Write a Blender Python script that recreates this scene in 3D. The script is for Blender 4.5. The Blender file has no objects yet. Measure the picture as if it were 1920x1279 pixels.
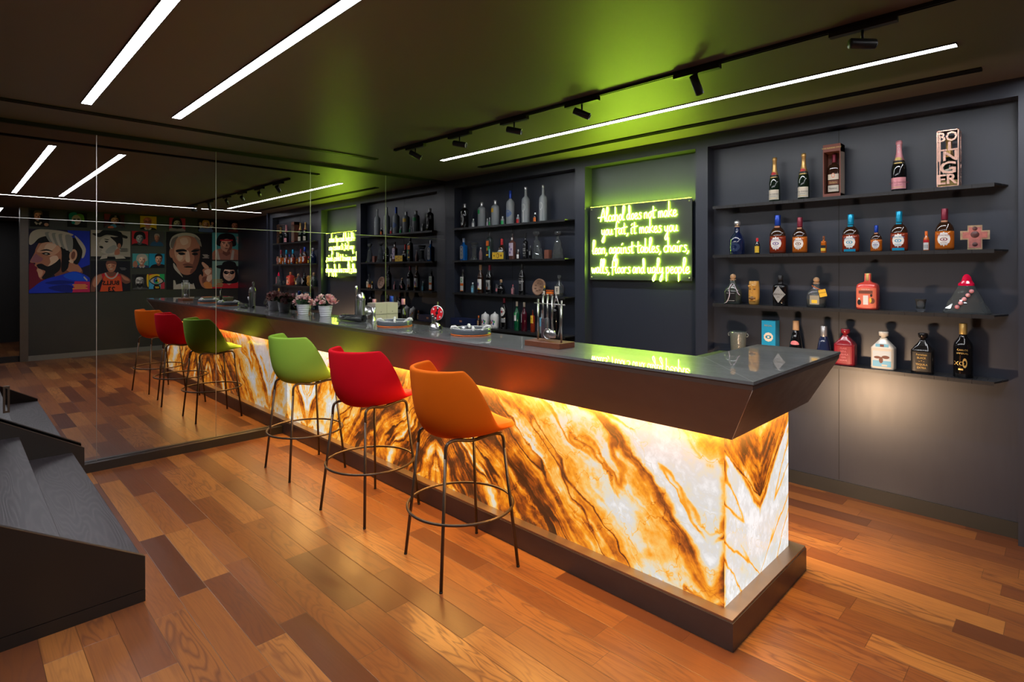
import bpy, bmesh, math, random
from mathutils import Vector, Matrix
random.seed(7)
S = bpy.context.scene
COL = S.collection
PI = math.pi

# ------------------------------------------------------------------ camera
FOC, HOR, YAW = 1051.35, 508.46, 0.7862
CX, CY, CZ = 5.3924, -2.3106, 1.55
cd = bpy.data.cameras.new('camera'); cam = bpy.data.objects.new('camera', cd); COL.objects.link(cam)
cd.sensor_fit = 'HORIZONTAL'; cd.sensor_width = 36.0; cd.lens = 36.0 * FOC / 1920
cd.shift_y = (HOR - 639.5) / 1920
cd.clip_start = 0.02
Fv = Vector((-math.cos(YAW), math.sin(YAW), 0)); Rv = Vector((math.sin(YAW), math.cos(YAW), 0))
cam.location = (CX, CY, CZ)
cam.rotation_euler = (PI / 2, 0, math.atan2(-Fv.x, Fv.y))
S.camera = cam

# ------------------------------------------------------------------ world + view
W = bpy.data.worlds.new('world'); S.world = W; W.use_nodes = True
W.node_tree.nodes['Background'].inputs[0].default_value = (0.9, 0.92, 1.0, 1)
W.node_tree.nodes['Background'].inputs[1].default_value = 0.02
S.view_settings.view_transform = 'Standard'; S.view_settings.look = 'None'
S.view_settings.exposure = 0.0; S.view_settings.gamma = 1.0
S.view_settings.use_curve_mapping = False
S.cycles.use_denoising = True
S.cycles.max_bounces = 10; S.cycles.transparent_max_bounces = 12
S.cycles.sample_clamp_indirect = 3.0
S.cycles.caustics_reflective = False; S.cycles.caustics_refractive = False

# light strengths
STRIP_E, NEON_E, ONYX_E, LED_E = 60.0, 58.0, .90, 85.0

# key dimensions (metres): mirror wall is x = 0, bar runs along +x, back wall faces -y
ZC = 2.642; YB = 1.946; YR = 2.056; ZL = 2.54; ZT = 1.138
SHZ = (2.055, 1.676, 1.298, 0.917); SHF = 1.89
XP = 7.3

def bp(px, py, ax, val, m=False):
    """point of the photograph's line of sight on a plane (m: seen in the mirror x = 0)"""
    d = Fv + Rv * ((px - 960) / FOC) + Vector((0, 0, (HOR - py) / FOC))
    c = Vector((CX, CY, CZ))
    if m: d.x *= -1; c.x *= -1
    i = 'xyz'.index(ax); t = (val - c[i]) / d[i]
    return c + d * t
def depth(p): return (Vector(p) - Vector((CX, CY, CZ))).dot(Fv)

# ------------------------------------------------------------------ materials
MATS = {}
def nt_new(name):
    m = bpy.data.materials.new(name); m.use_nodes = True
    return m, m.node_tree, m.node_tree.nodes['Principled BSDF']
def setin(n, k, v):
    if k in n.inputs: n.inputs[k].default_value = v
def mat(name, col=(.5, .5, .5), rough=.5, metal=0., trans=0., coat=0., emit=None, es=1., ior=1.45, bump=0., bscale=200., spec=.5, sheen=0., alpha=1., var=0., vscale=8.):
    if name in MATS: return MATS[name]
    m, nt, b = nt_new(name)
    setin(b, 'Base Color', (*col, 1)); setin(b, 'Roughness', rough); setin(b, 'Metallic', metal)
    setin(b, 'Transmission Weight', trans); setin(b, 'Coat Weight', coat); setin(b, 'Coat Roughness', .08)
    setin(b, 'IOR', ior); setin(b, 'Specular IOR Level', spec); setin(b, 'Sheen Weight', sheen); setin(b, 'Alpha', alpha)
    if emit: setin(b, 'Emission Color', (*emit, 1)); setin(b, 'Emission Strength', es)
    N = nt.nodes; L = nt.links
    tc = N.new('ShaderNodeTexCoord')
    nz = N.new('ShaderNodeTexNoise'); nz.inputs['Scale'].default_value = vscale; nz.inputs['Detail'].default_value = 4
    L.new(tc.outputs['Object'], nz.inputs['Vector'])
    if not emit and trans < .5:
        v = var or .08
        mr = N.new('ShaderNodeMapRange'); mr.inputs[3].default_value = 1 - v; mr.inputs[4].default_value = 1 + v
        L.new(nz.outputs['Fac'], mr.inputs[0])
        mx = N.new('ShaderNodeVectorMath'); mx.operation = 'SCALE'; mx.inputs[0].default_value = col
        L.new(mr.outputs[0], mx.inputs['Scale']); L.new(mx.outputs[0], b.inputs['Base Color'])
    if bump:
        n2 = N.new('ShaderNodeTexNoise'); n2.inputs['Scale'].default_value = bscale; n2.inputs['Detail'].default_value = 3
        L.new(tc.outputs['Object'], n2.inputs['Vector'])
        bm_ = N.new('ShaderNodeBump'); bm_.inputs['Strength'].default_value = bump; bm_.inputs['Distance'].default_value = .002
        L.new(n2.outputs['Fac'], bm_.inputs['Height']); L.new(bm_.outputs['Normal'], b.inputs['Normal'])
    MATS[name] = m
    return m

class G:
    """tiny node-graph helper"""
    def __init__(s, nt): s.nt = nt; s.N = nt.nodes; s.L = nt.links
    def m(s, op, a, b=None, c=None, clamp=False):
        n = s.N.new('ShaderNodeMath'); n.operation = op; n.use_clamp = clamp
        for i, v in enumerate((a, b, c)):
            if v is None: continue
            if isinstance(v, (int, float)): n.inputs[i].default_value = v
            else: s.L.new(v, n.inputs[i])
        return n.outputs[0]
    def xyz(s, x, y, z):
        n = s.N.new('ShaderNodeCombineXYZ')
        for i, v in enumerate((x, y, z)):
            if isinstance(v, (int, float)): n.inputs[i].default_value = v
            else: s.L.new(v, n.inputs[i])
        return n.outputs[0]
    def noise(s, vec, scale, detail=4, rough=.5, dist=0., dims='3D'):
        n = s.N.new('ShaderNodeTexNoise'); n.noise_dimensions = dims
        s.L.new(vec, n.inputs['W' if dims == '1D' else 'Vector'])
        n.inputs['Scale'].default_value = scale; n.inputs['Detail'].default_value = detail
        n.inputs['Roughness'].default_value = rough; n.inputs['Distortion'].default_value = dist
        return n.outputs['Fac']
    def white(s, v, dims='1D'):
        n = s.N.new('ShaderNodeTexWhiteNoise'); n.noise_dimensions = dims
        s.L.new(v, n.inputs['W' if dims == '1D' else 'Vector']); return n.outputs['Value']
    def rng(s, v, a, b, c, d, smooth=False):
        n = s.N.new('ShaderNodeMapRange'); n.interpolation_type = 'SMOOTHSTEP' if smooth else 'LINEAR'
        s.L.new(v, n.inputs[0])
        for i, q in enumerate((a, b, c, d)):
            n.inputs[i + 1].default_value = q
        return n.outputs[0]
    def ramp(s, v, stops):
        n = s.N.new('ShaderNodeValToRGB'); e = n.color_ramp.elements
        while len(e) < len(stops): e.new(.5)
        for i, (p, c) in enumerate(stops): e[i].position = p; e[i].color = (*c, 1)
        s.L.new(v, n.inputs[0]); return n.outputs['Color']
    def mix(s, f, a, b, blend='MIX'):
        n = s.N.new('ShaderNodeMix'); n.data_type = 'RGBA'; n.blend_type = blend
        if isinstance(f, (int, float)): n.inputs[0].default_value = f
        else: s.L.new(f, n.inputs[0])
        for i, v in ((6, a), (7, b)):
            if isinstance(v, tuple): n.inputs[i].default_value = (*v, 1)
            else: s.L.new(v, n.inputs[i])
        return n.outputs[2]
    def obj(s):
        tc = s.N.new('ShaderNodeTexCoord'); sp = s.N.new('ShaderNodeSeparateXYZ')
        s.L.new(tc.outputs['Object'], sp.inputs[0]); return sp.outputs

def floor_material():
    m, nt, b = nt_new('walnut_planks'); g = G(nt); X, Y, Z = g.obj()
    row = g.m('FLOOR', g.m('DIVIDE', g.m('ADD', Y, 0.155 + 12.65), .1265))
    fy = g.m('FRACT', g.m('DIVIDE', g.m('ADD', Y, 0.155 + 12.65), .1265))
    rr = g.white(row)
    w = g.m('ADD', g.m('MULTIPLY', X, 1.45), g.m('MULTIPLY', rr, 37.0))
    v = nt.nodes.new('ShaderNodeTexVoronoi'); v.voronoi_dimensions = '1D'; v.inputs['Scale'].default_value = 1.0; v.inputs['Randomness'].default_value = .62
    nt.links.new(w, v.inputs['W'])
    ve = nt.nodes.new('ShaderNodeTexVoronoi'); ve.voronoi_dimensions = '1D'; ve.feature = 'DISTANCE_TO_EDGE'; ve.inputs['Scale'].default_value = 1.0; ve.inputs['Randomness'].default_value = .62
    nt.links.new(w, ve.inputs['W'])
    sc = nt.nodes.new('ShaderNodeSeparateColor'); nt.links.new(v.outputs['Color'], sc.inputs[0])
    pid = g.m('ADD', g.m('MULTIPLY', sc.outputs[0], 91.0), g.m('MULTIPLY', row, 3.71))
    r1 = g.white(pid); r2 = g.white(g.m('ADD', pid, 5.3)); r3 = g.white(g.m('ADD', pid, 9.1))
    # grain: warped, stretched along the plank
    gx = g.m('MULTIPLY', g.m('ADD', X, g.m('MULTIPLY', r1, 50.0)), 1.0)
    vec = g.xyz(g.m('MULTIPLY', gx, .9), g.m('MULTIPLY', Y, 7.0), g.m('MULTIPLY', r2, 20.0))
    big = g.noise(vec, 1.1, 3, .5, .6)
    rings = g.m('FRACT', g.m('MULTIPLY', big, 13.0))
    rings = g.m('MULTIPLY', g.m('ABSOLUTE', g.m('SUBTRACT', rings, .5)), 2.0)
    fine = g.noise(g.xyz(g.m('MULTIPLY', gx, 3.0), g.m('MULTIPLY', Y, 160.0), r3), 1.0, 3, .6)
    cloud = g.noise(g.xyz(gx, g.m('MULTIPLY', Y, 3.0), r2), 2.2, 3, .5)
    base = g.ramp(r1, [(0, (.085, .026, .010)), (.12, (.15, .046, .014)), (.4, (.235, .078, .020)), (.8, (.30, .108, .026)), (1, (.42, .175, .045))])
    amt = g.m('MULTIPLY', g.rng(rings, .45, 1.0, 0, 1), g.rng(r3, .05, .9, .2, .8))
    c1 = g.mix(amt, base, (.11, .034, .015))
    c2 = g.mix(g.m('MULTIPLY', g.rng(cloud, .35, .75, 0, 1), g.m('MULTIPLY', r2, .5)), c1, (.16, .05, .02))
    c3 = g.mix(g.m('MULTIPLY', g.rng(fine, .45, .7, 0, 1), .3), c2, (.12, .04, .018))
    # joints
    ey = g.m('MINIMUM', fy, g.m('SUBTRACT', 1.0, fy))
    jy = g.rng(ey, .0, .016, 1, 0)
    jx = g.rng(ve.outputs['Distance'], .0, .0022, 1, 0)
    j = g.m('MAXIMUM', jy, jx)
    col = g.mix(g.m('MULTIPLY', j, .8), c3, (.035, .014, .008))
    nt.links.new(col, b.inputs['Base Color'])
    rg = g.rng(fine, .2, .8, .285, .36)
    nt.links.new(rg, b.inputs['Roughness'])
    setin(b, 'Specular IOR Level', .45)
    bu = nt.nodes.new('ShaderNodeBump'); bu.inputs['Strength'].default_value = .5; bu.inputs['Distance'].default_value = .0012
    h = g.m('SUBTRACT', g.m('MULTIPLY', fine, .12), g.m('ADD', g.m('MULTIPLY', j, 1.0), g.m('MULTIPLY', rings, .1)))
    tilt = g.m('MULTIPLY', g.m('SUBTRACT', r2, .5), g.m('MULTIPLY', X, .8))
    nt.links.new(g.m('ADD', h, tilt), bu.inputs['Height']); nt.links.new(bu.outputs[0], b.inputs['Normal'])
    return m

def onyx_material():
    m, nt, b = nt_new('backlit_onyx'); g = G(nt); X, Y, Z = g.obj()
    gi = nt.nodes.new('ShaderNodeNewGeometry'); sn = nt.nodes.new('ShaderNodeSeparateXYZ'); nt.links.new(gi.outputs['Normal'], sn.inputs[0])
    isend = g.m('GREATER_THAN', g.m('ABSOLUTE', sn.outputs[0]), .5)
    # front: bookmatched every 1.93 m;  d = 0 at the pale seam, 1.93 at the dark one
    d = g.m('PINGPONG', g.m('ADD', X, 1.93 * 2 - .43), 1.93)
    dz = g.m('SUBTRACT', .9, Z)
    u = g.m('ADD', d, g.m('MULTIPLY', dz, .95))               # constant along the slanting veins
    w1 = g.noise(g.xyz(d, 0.0, Z), 1.7, 3, .5)
    w2 = g.noise(g.xyz(d, 3.0, Z), 6.0, 4, .55)
    uw = g.m('ADD', u, g.m('ADD', g.m('MULTIPLY', g.m('SUBTRACT', w1, .5), .50), g.m('MULTIPLY', g.m('SUBTRACT', w2, .5), .14)))
    # end panel: V shaped bookmatch about y = .385
    e = g.m('ABSOLUTE', g.m('SUBTRACT', Y, .385))
    ue = g.m('SUBTRACT', Z, g.m('MULTIPLY', e, 1.0))
    we = g.noise(g.xyz(e, 7.0, Z), 5.0, 4, .55)
    uew = g.m('ADD', ue, g.m('MULTIPLY', g.m('SUBTRACT', we, .5), .10))
    basef = g.ramp(g.m('DIVIDE', uw, 2.8), [(0, (.50,) * 3), (.035, (.66,) * 3), (.075, (.92,) * 3), (.205, (.95,) * 3), (.232, (.30,) * 3), (.262, (.66,) * 3), (.34, (.80,) * 3), (.42, (.62,) * 3), (.50, (.52,) * 3), (.60, (.42,) * 3), (.82, (.36,) * 3), (1, (.46,) * 3)])
    basee = g.ramp(uew, [(0, (.93,) * 3), (.40, (.93,) * 3), (.435, (.48,) * 3), (.48, (.62,) * 3), (.50, (.28,) * 3), (.56, (.26,) * 3), (.62, (.46,) * 3), (.70, (.40,) * 3), (.80, (.70,) * 3), (1, (.50,) * 3)])
    n = nt.nodes.new('ShaderNodeMix'); n.data_type = 'FLOAT'; nt.links.new(isend, n.inputs[0]); nt.links.new(basef, n.inputs[2]); nt.links.new(basee, n.inputs[3]); base = n.outputs[0]
    n = nt.nodes.new('ShaderNodeMix'); n.data_type = 'FLOAT'; nt.links.new(isend, n.inputs[0]); nt.links.new(uw, n.inputs[2]); nt.links.new(g.m('ADD', uew, 1.2), n.inputs[3]); s_ = n.outputs[0]
    # broad bands running with the veins, strongest in the dark half
    bands = g.noise(g.xyz(s_, g.m('MULTIPLY', Z, .10), g.m('MULTIPLY', isend, 4.0)), 9.0, 3, .55)
    fib = g.noise(g.xyz(s_, g.m('MULTIPLY', Z, .25), 2.0), 34.0, 3, .6)
    bandamp = g.m('MULTIPLY', g.rng(base, .35, .85, 1.9, .10), g.m('SUBTRACT', bands, .5))
    fibamp = g.m('MULTIPLY', g.rng(base, .35, .9, .55, .10), g.m('SUBTRACT', fib, .5))
    q_ = g.m('ADD', d, g.m('MULTIPLY', Y, 1.3))
    blot = g.noise(g.xyz(q_, 11.0, Z), 5.5, 5, .58, .3)
    blot2 = g.noise(g.xyz(q_, 5.0, Z), 22.0, 5, .6, .5)
    amp = g.rng(base, .55, .95, 1.15, .42)
    val = g.m('ADD', g.m('ADD', base, fibamp), g.m('ADD', bandamp, g.m('ADD', g.m('MULTIPLY', g.m('SUBTRACT', blot, .5), amp), g.m('MULTIPLY', g.m('SUBTRACT', blot2, .5), .34))))
    # rust veins and hairline cracks
    vn = g.noise(g.xyz(s_, g.m('MULTIPLY', Z, .35), 9.0), 2.6, 3, .5)
    vein = g.rng(g.m('ABSOLUTE', g.m('SUBTRACT', vn, .5)), 0.0, .020, .34, 0.0, True)
    vn2 = g.noise(g.xyz(q_, 2.0, Z), 3.4, 4, .6)
    vein2 = g.rng(g.m('ABSOLUTE', g.m('SUBTRACT', vn2, .5)), 0.0, .008, .14, 0.0, True)
    val = g.m('SUBTRACT', val, g.m('ADD', vein, vein2))
    # brown seam at the mitred corner, dark butt joints
    ed = g.m('ABSOLUTE', g.m('SUBTRACT', X, 4.36))
    near = g.m('MULTIPLY', g.rng(ed, 0, .035, .35, 0), g.m('SUBTRACT', 1.0, isend))
    val = g.m('SUBTRACT', val, near)
    val = g.m('SUBTRACT', val, g.m('MULTIPLY', g.rng(Y, .0, .03, .3, 0), isend))
    j1 = g.rng(g.m('ABSOLUTE', g.m('SUBTRACT', X, .43)), 0, .010, .35, 0)
    j2 = g.rng(g.m('ABSOLUTE', g.m('SUBTRACT', X, 2.36)), 0, .008, .15, 0)
    val = g.m('SUBTRACT', val, g.m('ADD', j1, j2))
    col = g.ramp(val, [(0, (.018, .005, .002)), (.16, (.06, .013, .003)), (.30, (.33, .06, .004)), (.44, (.78, .20, .006)), (.57, (1., .37, .015)), (.70, (1., .60, .15)), (.80, (.82, .76, .58)), (.90, (.74, .75, .74)), (1, (.95, .97, .98))])
    nt.links.new(col, b.inputs['Emission Color']); b.inputs['Emission Strength'].default_value = ONYX_E
    nt.links.new(g.m('MULTIPLY', g.m('ADD', 1.0, g.m('MULTIPLY', isend, .10)), ONYX_E), b.inputs['Emission Strength'])
    setin(b, 'Base Color', (.10, .06, .03, 1)); setin(b, 'Roughness', .12); setin(b, 'Coat Weight', .3)
    return m

def ceiling_material():
    m, nt, b = nt_new('ceiling_paint'); g = G(nt); X, Y, Z = g.obj()
    n = g.noise(g.xyz(X, Y, Z), 1.3, 3, .5)
    col = g.mix(g.m('MULTIPLY', n, .5), (.125, .108, .100), (.15, .132, .122))
    nt.links.new(col, b.inputs['Base Color']); setin(b, 'Roughness', .5); setin(b, 'Specular IOR Level', .55)
    return m

def panel_material(name, c, rough=.42):
    m, nt, b = nt_new(name); g = G(nt); X, Y, Z = g.obj()
    n = g.noise(g.xyz(g.m('MULTIPLY', X, 30.0), Y, g.m('MULTIPLY', Z, 2.0)), 3.0, 3, .5)
    col = g.mix(n, tuple(v * .9 for v in c), tuple(v * 1.1 for v in c))
    nt.links.new(col, b.inputs['Base Color']); setin(b, 'Roughness', rough); setin(b, 'Specular IOR Level', .5)
    nt.links.new(g.rng(n, .3, .7, rough - .03, rough + .03), b.inputs['Roughness'])
    if name.startswith('charcoal'): setin(b, 'Specular IOR Level', .6); setin(b, 'Coat Weight', .2); setin(b, 'Coat IOR', 1.6); setin(b, 'Coat Roughness', .36)
    return m

def stone_material():
    m, nt, b = nt_new('grey_stone_top'); g = G(nt); X, Y, Z = g.obj()
    n = g.noise(g.xyz(g.m('MULTIPLY', X, .5), g.m('MULTIPLY', Y, 2.0), Z), 6.0, 6, .6, .5)
    n2 = g.noise(g.xyz(X, Y, Z), 60.0, 4, .6)
    c = g.ramp(n, [(.3, (.11, .115, .12)), (.5, (.155, .16, .165)), (.7, (.22, .222, .225))])
    c = g.mix(g.m('MULTIPLY', n2, .25), c, (.06, .06, .065))
    nt.links.new(c, b.inputs['Base Color']); setin(b, 'Specular IOR Level', .9); setin(b, 'Coat Weight', 1.0); setin(b, 'Coat Roughness', .015); setin(b, 'Coat IOR', 1.5)
    nt.links.new(g.rng(n2, .3, .7, .30, .36), b.inputs['Roughness'])
    return m

def fascia_material(name='bronze_metal', c=(.125, .098, .088), r=.335, metal=.45):
    m, nt, b = nt_new(name); g = G(nt); X, Y, Z = g.obj()
    n = g.noise(g.xyz(g.m('MULTIPLY', X, 2.0), g.m('MULTIPLY', Y, 2.0), g.m('MULTIPLY', Z, 3.0)), 5.0, 4, .6)
    col = g.mix(n, tuple(v * .85 for v in c), tuple(v * 1.15 for v in c))
    nt.links.new(col, b.inputs['Base Color']); setin(b, 'Metallic', metal)
    nt.links.new(g.rng(n, .3, .7, r - .04, r + .05), b.inputs['Roughness'])
    return m

def tread_material():
    m, nt, b = nt_new('stained_oak_tread'); g = G(nt); X, Y, Z = g.obj()
    row = g.m('FLOOR', g.m('DIVIDE', Y, .3))
    v = g.noise(g.xyz(g.m('MULTIPLY', X, .75), g.m('MULTIPLY', Y, 7.5), row), 1.0, 2, .4, .2)
    r = g.m('FRACT', g.m('MULTIPLY', v, 20.0)); r = g.m('MULTIPLY', g.m('ABSOLUTE', g.m('SUBTRACT', r, .5)), 2.0)
    f = g.noise(g.xyz(g.m('MULTIPLY', X, 8.0), g.m('MULTIPLY', Y, 300.0), 0.0), 1.0, 2, .5)
    k = g.m('ADD', g.m('MULTIPLY', g.rng(r, .3, 1, 0, 1), .75), g.m('MULTIPLY', f, .25))
    col = g.mix(k, (.014, .011, .014), (.052, .041, .048))
    nt.links.new(col, b.inputs['Base Color']); setin(b, 'Roughness', .42)
    bu = nt.nodes.new('ShaderNodeBump'); bu.inputs['Strength'].default_value = .25; bu.inputs['Distance'].default_value = .001
    nt.links.new(k, bu.inputs['Height']); nt.links.new(bu.outputs[0], b.inputs['Normal'])
    return m

M_FLOOR = floor_material(); M_ONYX = onyx_material(); M_CEIL = ceiling_material()
M_WALL = panel_material('charcoal_wall_panel', (.022, .027, .044), .40)
M_WALLD = panel_material('dark_wall_paint', (.022, .021, .019), .5)
M_SHELF = panel_material('black_shelf', (.022, .022, .024), .3)
M_STONE = stone_material(); M_FASC = fascia_material()
M_PLTOP = fascia_material('plinth_top_metal', (.34, .25, .19), .34, .8)
M_PLIN = fascia_material('plinth_metal', (.10, .080, .072), .33, .45)
M_TREAD = tread_material()
M_STR = panel_material('stair_stringer', (.016, .012, .010), .38)
M_MIRROR = mat('tinted_mirror', (.50, .49, .50), .004, 1.0); 
M_SEAM = mat('mirror_joint', (.42, .40, .38), .42, 1.0)
M_BLACK = mat('black_metal', (.012, .012, .013), .35)
M_BLACKM = mat('matt_black', (.006, .006, .006), .6)
M_LEG = mat('bronze_tube', (.085, .058, .042), .38, .6)
M_STEEL = mat('polished_steel', (.66, .66, .68), .28, 1.0)
M_SATIN = mat('satin_steel', (.45, .45, .44), .3, 1.0)
M_GLASS = mat('clear_glass', (.88, .92, .93), .03, 0, .96, ior=1.45)
M_STRIP = mat('strip_diffuser', (1, 1, 1), .5, emit=(.96, .97, 1.0), es=STRIP_E)
M_EDGE = mat('added_green_glow', (1, 1, 1), .5, emit=(.62, 1.0, .02), es=420.)  # added emitter for the green on the ceiling, no fixture of the sign
M_LED2 = mat('added_wall_glow', (1, 1, 1), .5, emit=(1.0, .66, .40), es=520.)  # added emitter for the warm patch on the right wall
M_LED = mat('added_warm_led', (1, .8, .5), .5, emit=(1.0, .55, .14), es=LED_E)  # added emitter that warms the floor along the bar

# ------------------------------------------------------------------ mesh building
class MB:
    def __init__(s): s.v = []; s.f = []; s.mi = []; s.sm = []; s.mats = []
    def mslot(s, m):
        if m not in s.mats: s.mats.append(m)
        return s.mats.index(m)
    def add(s, vs, fs, m, smooth=False):
        k = len(s.v); i = s.mslot(m); s.v += [tuple(p) for p in vs]
        for f in fs: s.f.append(tuple(k + q for q in f)); s.mi.append(i); s.sm.append(smooth)
    def box(s, x0, x1, y0, y1, z0, z1, m, M=None, bev=0.):
        if bev:
            bm = bmesh.new(); bmesh.ops.create_cube(bm, size=1)
            for v in bm.verts: v.co = Vector(((x0 + x1) / 2 + v.co.x * (x1 - x0), (y0 + y1) / 2 + v.co.y * (y1 - y0), (z0 + z1) / 2 + v.co.z * (z1 - z0)))
            bmesh.ops.bevel(bm, geom=bm.edges[:], offset=bev, segments=2, profile=.5, affect='EDGES')
            s.addbm(bm, m, M); return
        vs = [Vector((x, y, z)) for x in (x0, x1) for y in (y0, y1) for z in (z0, z1)]
        if M: vs = [M @ v for v in vs]
        s.add(vs, [(0, 1, 3, 2), (4, 6, 7, 5), (0, 4, 5, 1), (2, 3, 7, 6), (0, 2, 6, 4), (1, 5, 7, 3)], m)
    def addbm(s, bm, m, M=None, smooth=False):
        bm.verts.ensure_lookup_table(); bm.verts.index_update()
        vs = [(M @ v.co if M else v.co.copy()) for v in bm.verts]
        s.add(vs, [tuple(v.index for v in f.verts) for f in bm.faces], m, smooth); bm.free()
    def lathe(s, prof, m, c=(0, 0, 0), seg=24, sec=None, M=None, smooth=True, cap=True):
        """prof: [(r, z)]; sec(theta) -> (x, y) unit cross-section"""
        sec = sec or (lambda t: (math.cos(t), math.sin(t)))
        vs = []; fs = []
        for (r, z) in prof:
            for j in range(seg):
                x, y = sec(2 * PI * j / seg); p = Vector((c[0] + r * x, c[1] + r * y, c[2] + z)); vs.append(M @ p if M else p)
        for i in range(len(prof) - 1):
            for j in range(seg):
                a = i * seg + j; b = i * seg + (j + 1) % seg; fs.append((a, b, b + seg, a + seg))
        if cap:
            fs.append(tuple(range(seg))[::-1]); n = (len(prof) - 1) * seg; fs.append(tuple(n + j for j in range(seg)))
        s.add(vs, fs, m, smooth)
    def tube(s, pts, r, m, seg=10, closed=False, M=None):
        P = [Vector(p) for p in pts]; n = len(P); vs = []; fs = []; up = Vector((0, 0, 1)); prev = None
        for i in range(n):
            t = (P[(i + 1) % n] - P[i - 1]) if closed else (P[min(i + 1, n - 1)] - P[max(i - 1, 0)])
            t.normalize()
            if prev is None:
                a = up if abs(t.z) < .9 else Vector((1, 0, 0)); u = t.cross(a).normalized()
            else:
                u = (prev - t * prev.dot(t)).normalized()
            prev = u; w = t.cross(u)
            rr = r[i] if isinstance(r, (list, tuple)) else r
            for j in range(seg):
                a = 2 * PI * j / seg; q = P[i] + (u * math.cos(a) + w * math.sin(a)) * rr; vs.append(M @ q if M else q)
        for i in range(n if closed else n - 1):
            for j in range(seg):
                a = i * seg + j; b = i * seg + (j + 1) % seg; k = ((i + 1) % n) * seg
                fs.append((a, b, k + (j + 1) % seg, k + j))
        if not closed: fs.append(tuple(range(seg))[::-1]); fs.append(tuple((n - 1) * seg + j for j in range(seg)))
        s.add(vs, fs, m, True)
    def ball(s, c, r, m, seg=14, sc=(1, 1, 1)):
        bm = bmesh.new(); bmesh.ops.create_uvsphere(bm, u_segments=seg, v_segments=max(6, seg // 2 + 1), radius=r)
        for v in bm.verts: v.co = Vector((c[0] + v.co.x * sc[0], c[1] + v.co.y * sc[1], c[2] + v.co.z * sc[2]))
        s.addbm(bm, m, None, True)
    def build(s, name, parent=None, loc=None, rz=0.):
        me = bpy.data.meshes.new(name); me.from_pydata(s.v, [], s.f)
        for m in s.mats: me.materials.append(m)
        me.polygons.foreach_set('material_index', s.mi); me.polygons.foreach_set('use_smooth', s.sm); me.update()
        o = bpy.data.objects.new(name, me); COL.objects.link(o)
        if parent: o.parent = parent
        if loc: o.location = loc
        if rz: o.rotation_euler = (0, 0, rz)
        return o
def fixn(o):
    bm = bmesh.new(); bm.from_mesh(o.data); bmesh.ops.recalc_face_normals(bm, faces=bm.faces); bm.to_mesh(o.data); bm.free(); return o
def tag(o, label, cat, group=None, kind=None):
    o['label'] = label; o['category'] = cat
    if group: o['group'] = group
    if kind: o['kind'] = kind
    return o
def struct(o): o['kind'] = 'structure'; return o
def thing(name, label, cat, loc=(0, 0, 0), rz=0., group=None):
    o = bpy.data.objects.new(name, None); COL.objects.link(o); o.empty_display_size = .05
    o.location = loc; o.rotation_euler = (0, 0, rz); return tag(o, label, cat, group)
def sec(n, dr=1.):
    def f(t):
        c, s_ = math.cos(t), math.sin(t)
        k = (abs(c) ** n + abs(s_) ** n) ** (-1.0 / n)
        return c * k, s_ * k * dr
    return f
_tc = {}
def text_geo(txt, size, font_scale=(1, 1), align='CENTER', bold=0.):
    key = (txt, size, font_scale, align, bold)
    if key in _tc: return _tc[key]
    cu = bpy.data.curves.new('t', 'FONT'); cu.body = txt; cu.size = size; cu.align_x = align; cu.align_y = 'CENTER'; cu.offset = bold; cu.resolution_u = 2
    o = bpy.data.objects.new('t', cu); COL.objects.link(o)
    dg = bpy.context.evaluated_depsgraph_get(); me = o.evaluated_get(dg).to_mesh()
    vs = [(v.co.x * font_scale[0], v.co.y * font_scale[1]) for v in me.vertices]; fs = [tuple(p.vertices) for p in me.polygons]
    o.evaluated_get(dg).to_mesh_clear(); bpy.data.objects.remove(o); bpy.data.curves.remove(cu)
    _tc[key] = (vs, fs); return vs, fs

# ------------------------------------------------------------------ room shell
def slab(name, x0, x1, y0, y1, z0, z1, m): 
    b = MB(); b.box(x0, x1, y0, y1, z0, z1, m); return struct(b.build(name))
slab('floor', -.1, 11.0, -5.2, 3.4, -.1, 0, M_FLOOR)
slab('ceiling', -.1, 11.0, -5.2, 3.4, ZC, ZC + .1, M_CEIL)
slab('wall_left', -.1, -.006, -5.2, 3.4, 0, ZC, M_WALLD)
slab('wall_front', -.1, 11.0, -5.3, -5.2, 0, ZC, M_WALLD)
slab('wall_far', 11.0, 11.1, -5.3, 3.4, 0, ZC, M_WALLD)
slab('wall_right', XP, XP + .12, -1.47, 3.3, 0, ZC, M_WALLD)
slab('trim_1', XP - .02, XP + .14, -1.475, -1.365, 0, ZC, fascia_material('jamb_bronze', (.10, .08, .065), .4, .3))
slab('trim_2', XP + .03, XP + .09, -4.0, -1.475, 0, .1, M_BLACK)
slab('baseboard_right', XP - .015, XP, -1.365, 3.3, 0, .09, mat('grey_skirting', (.16, .15, .13), .4))
# back wall: recessed panels, pillars and header as one continuous joinery
b = MB()
b.box(-.1, 7.4, YR, YR + .12, 0, ZC, M_WALL)
b.box(-.1, 5.30, YB, YR + .001, ZL, ZC, M_WALL)
for x0, x1 in ((-.006, .17), (2.0, 2.12), (3.24, 3.342), (5.178, 5.30)): b.box(x0, x1, YB, YR + .001, 0, ZL + .001, M_WALL)
struct(b.build('wall_back'))
b = MB()
for x0, x1 in ((.17, 2.0), (2.12, 3.24), (3.342, 5.178)): b.box(x0, x1, YR - .012, YR, 0, .095, M_WALLD)
struct(b.build('baseboard_back'))
b = MB()
for x in (1.04, 4.246): b.box(x - .0015, x + .0015, YR - .0012, YR, .1, ZL, M_BLACKM)
struct(b.build('trim_3'))
slab('trim_4', 0, .012, -5.0, YB, ZC - .03, ZC, M_BLACKM)       # shadow gap over the mirror
slab('trim_5', 5.3, 5.34, 1.90, 3.3, 0, ZC, M_WALL)
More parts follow.
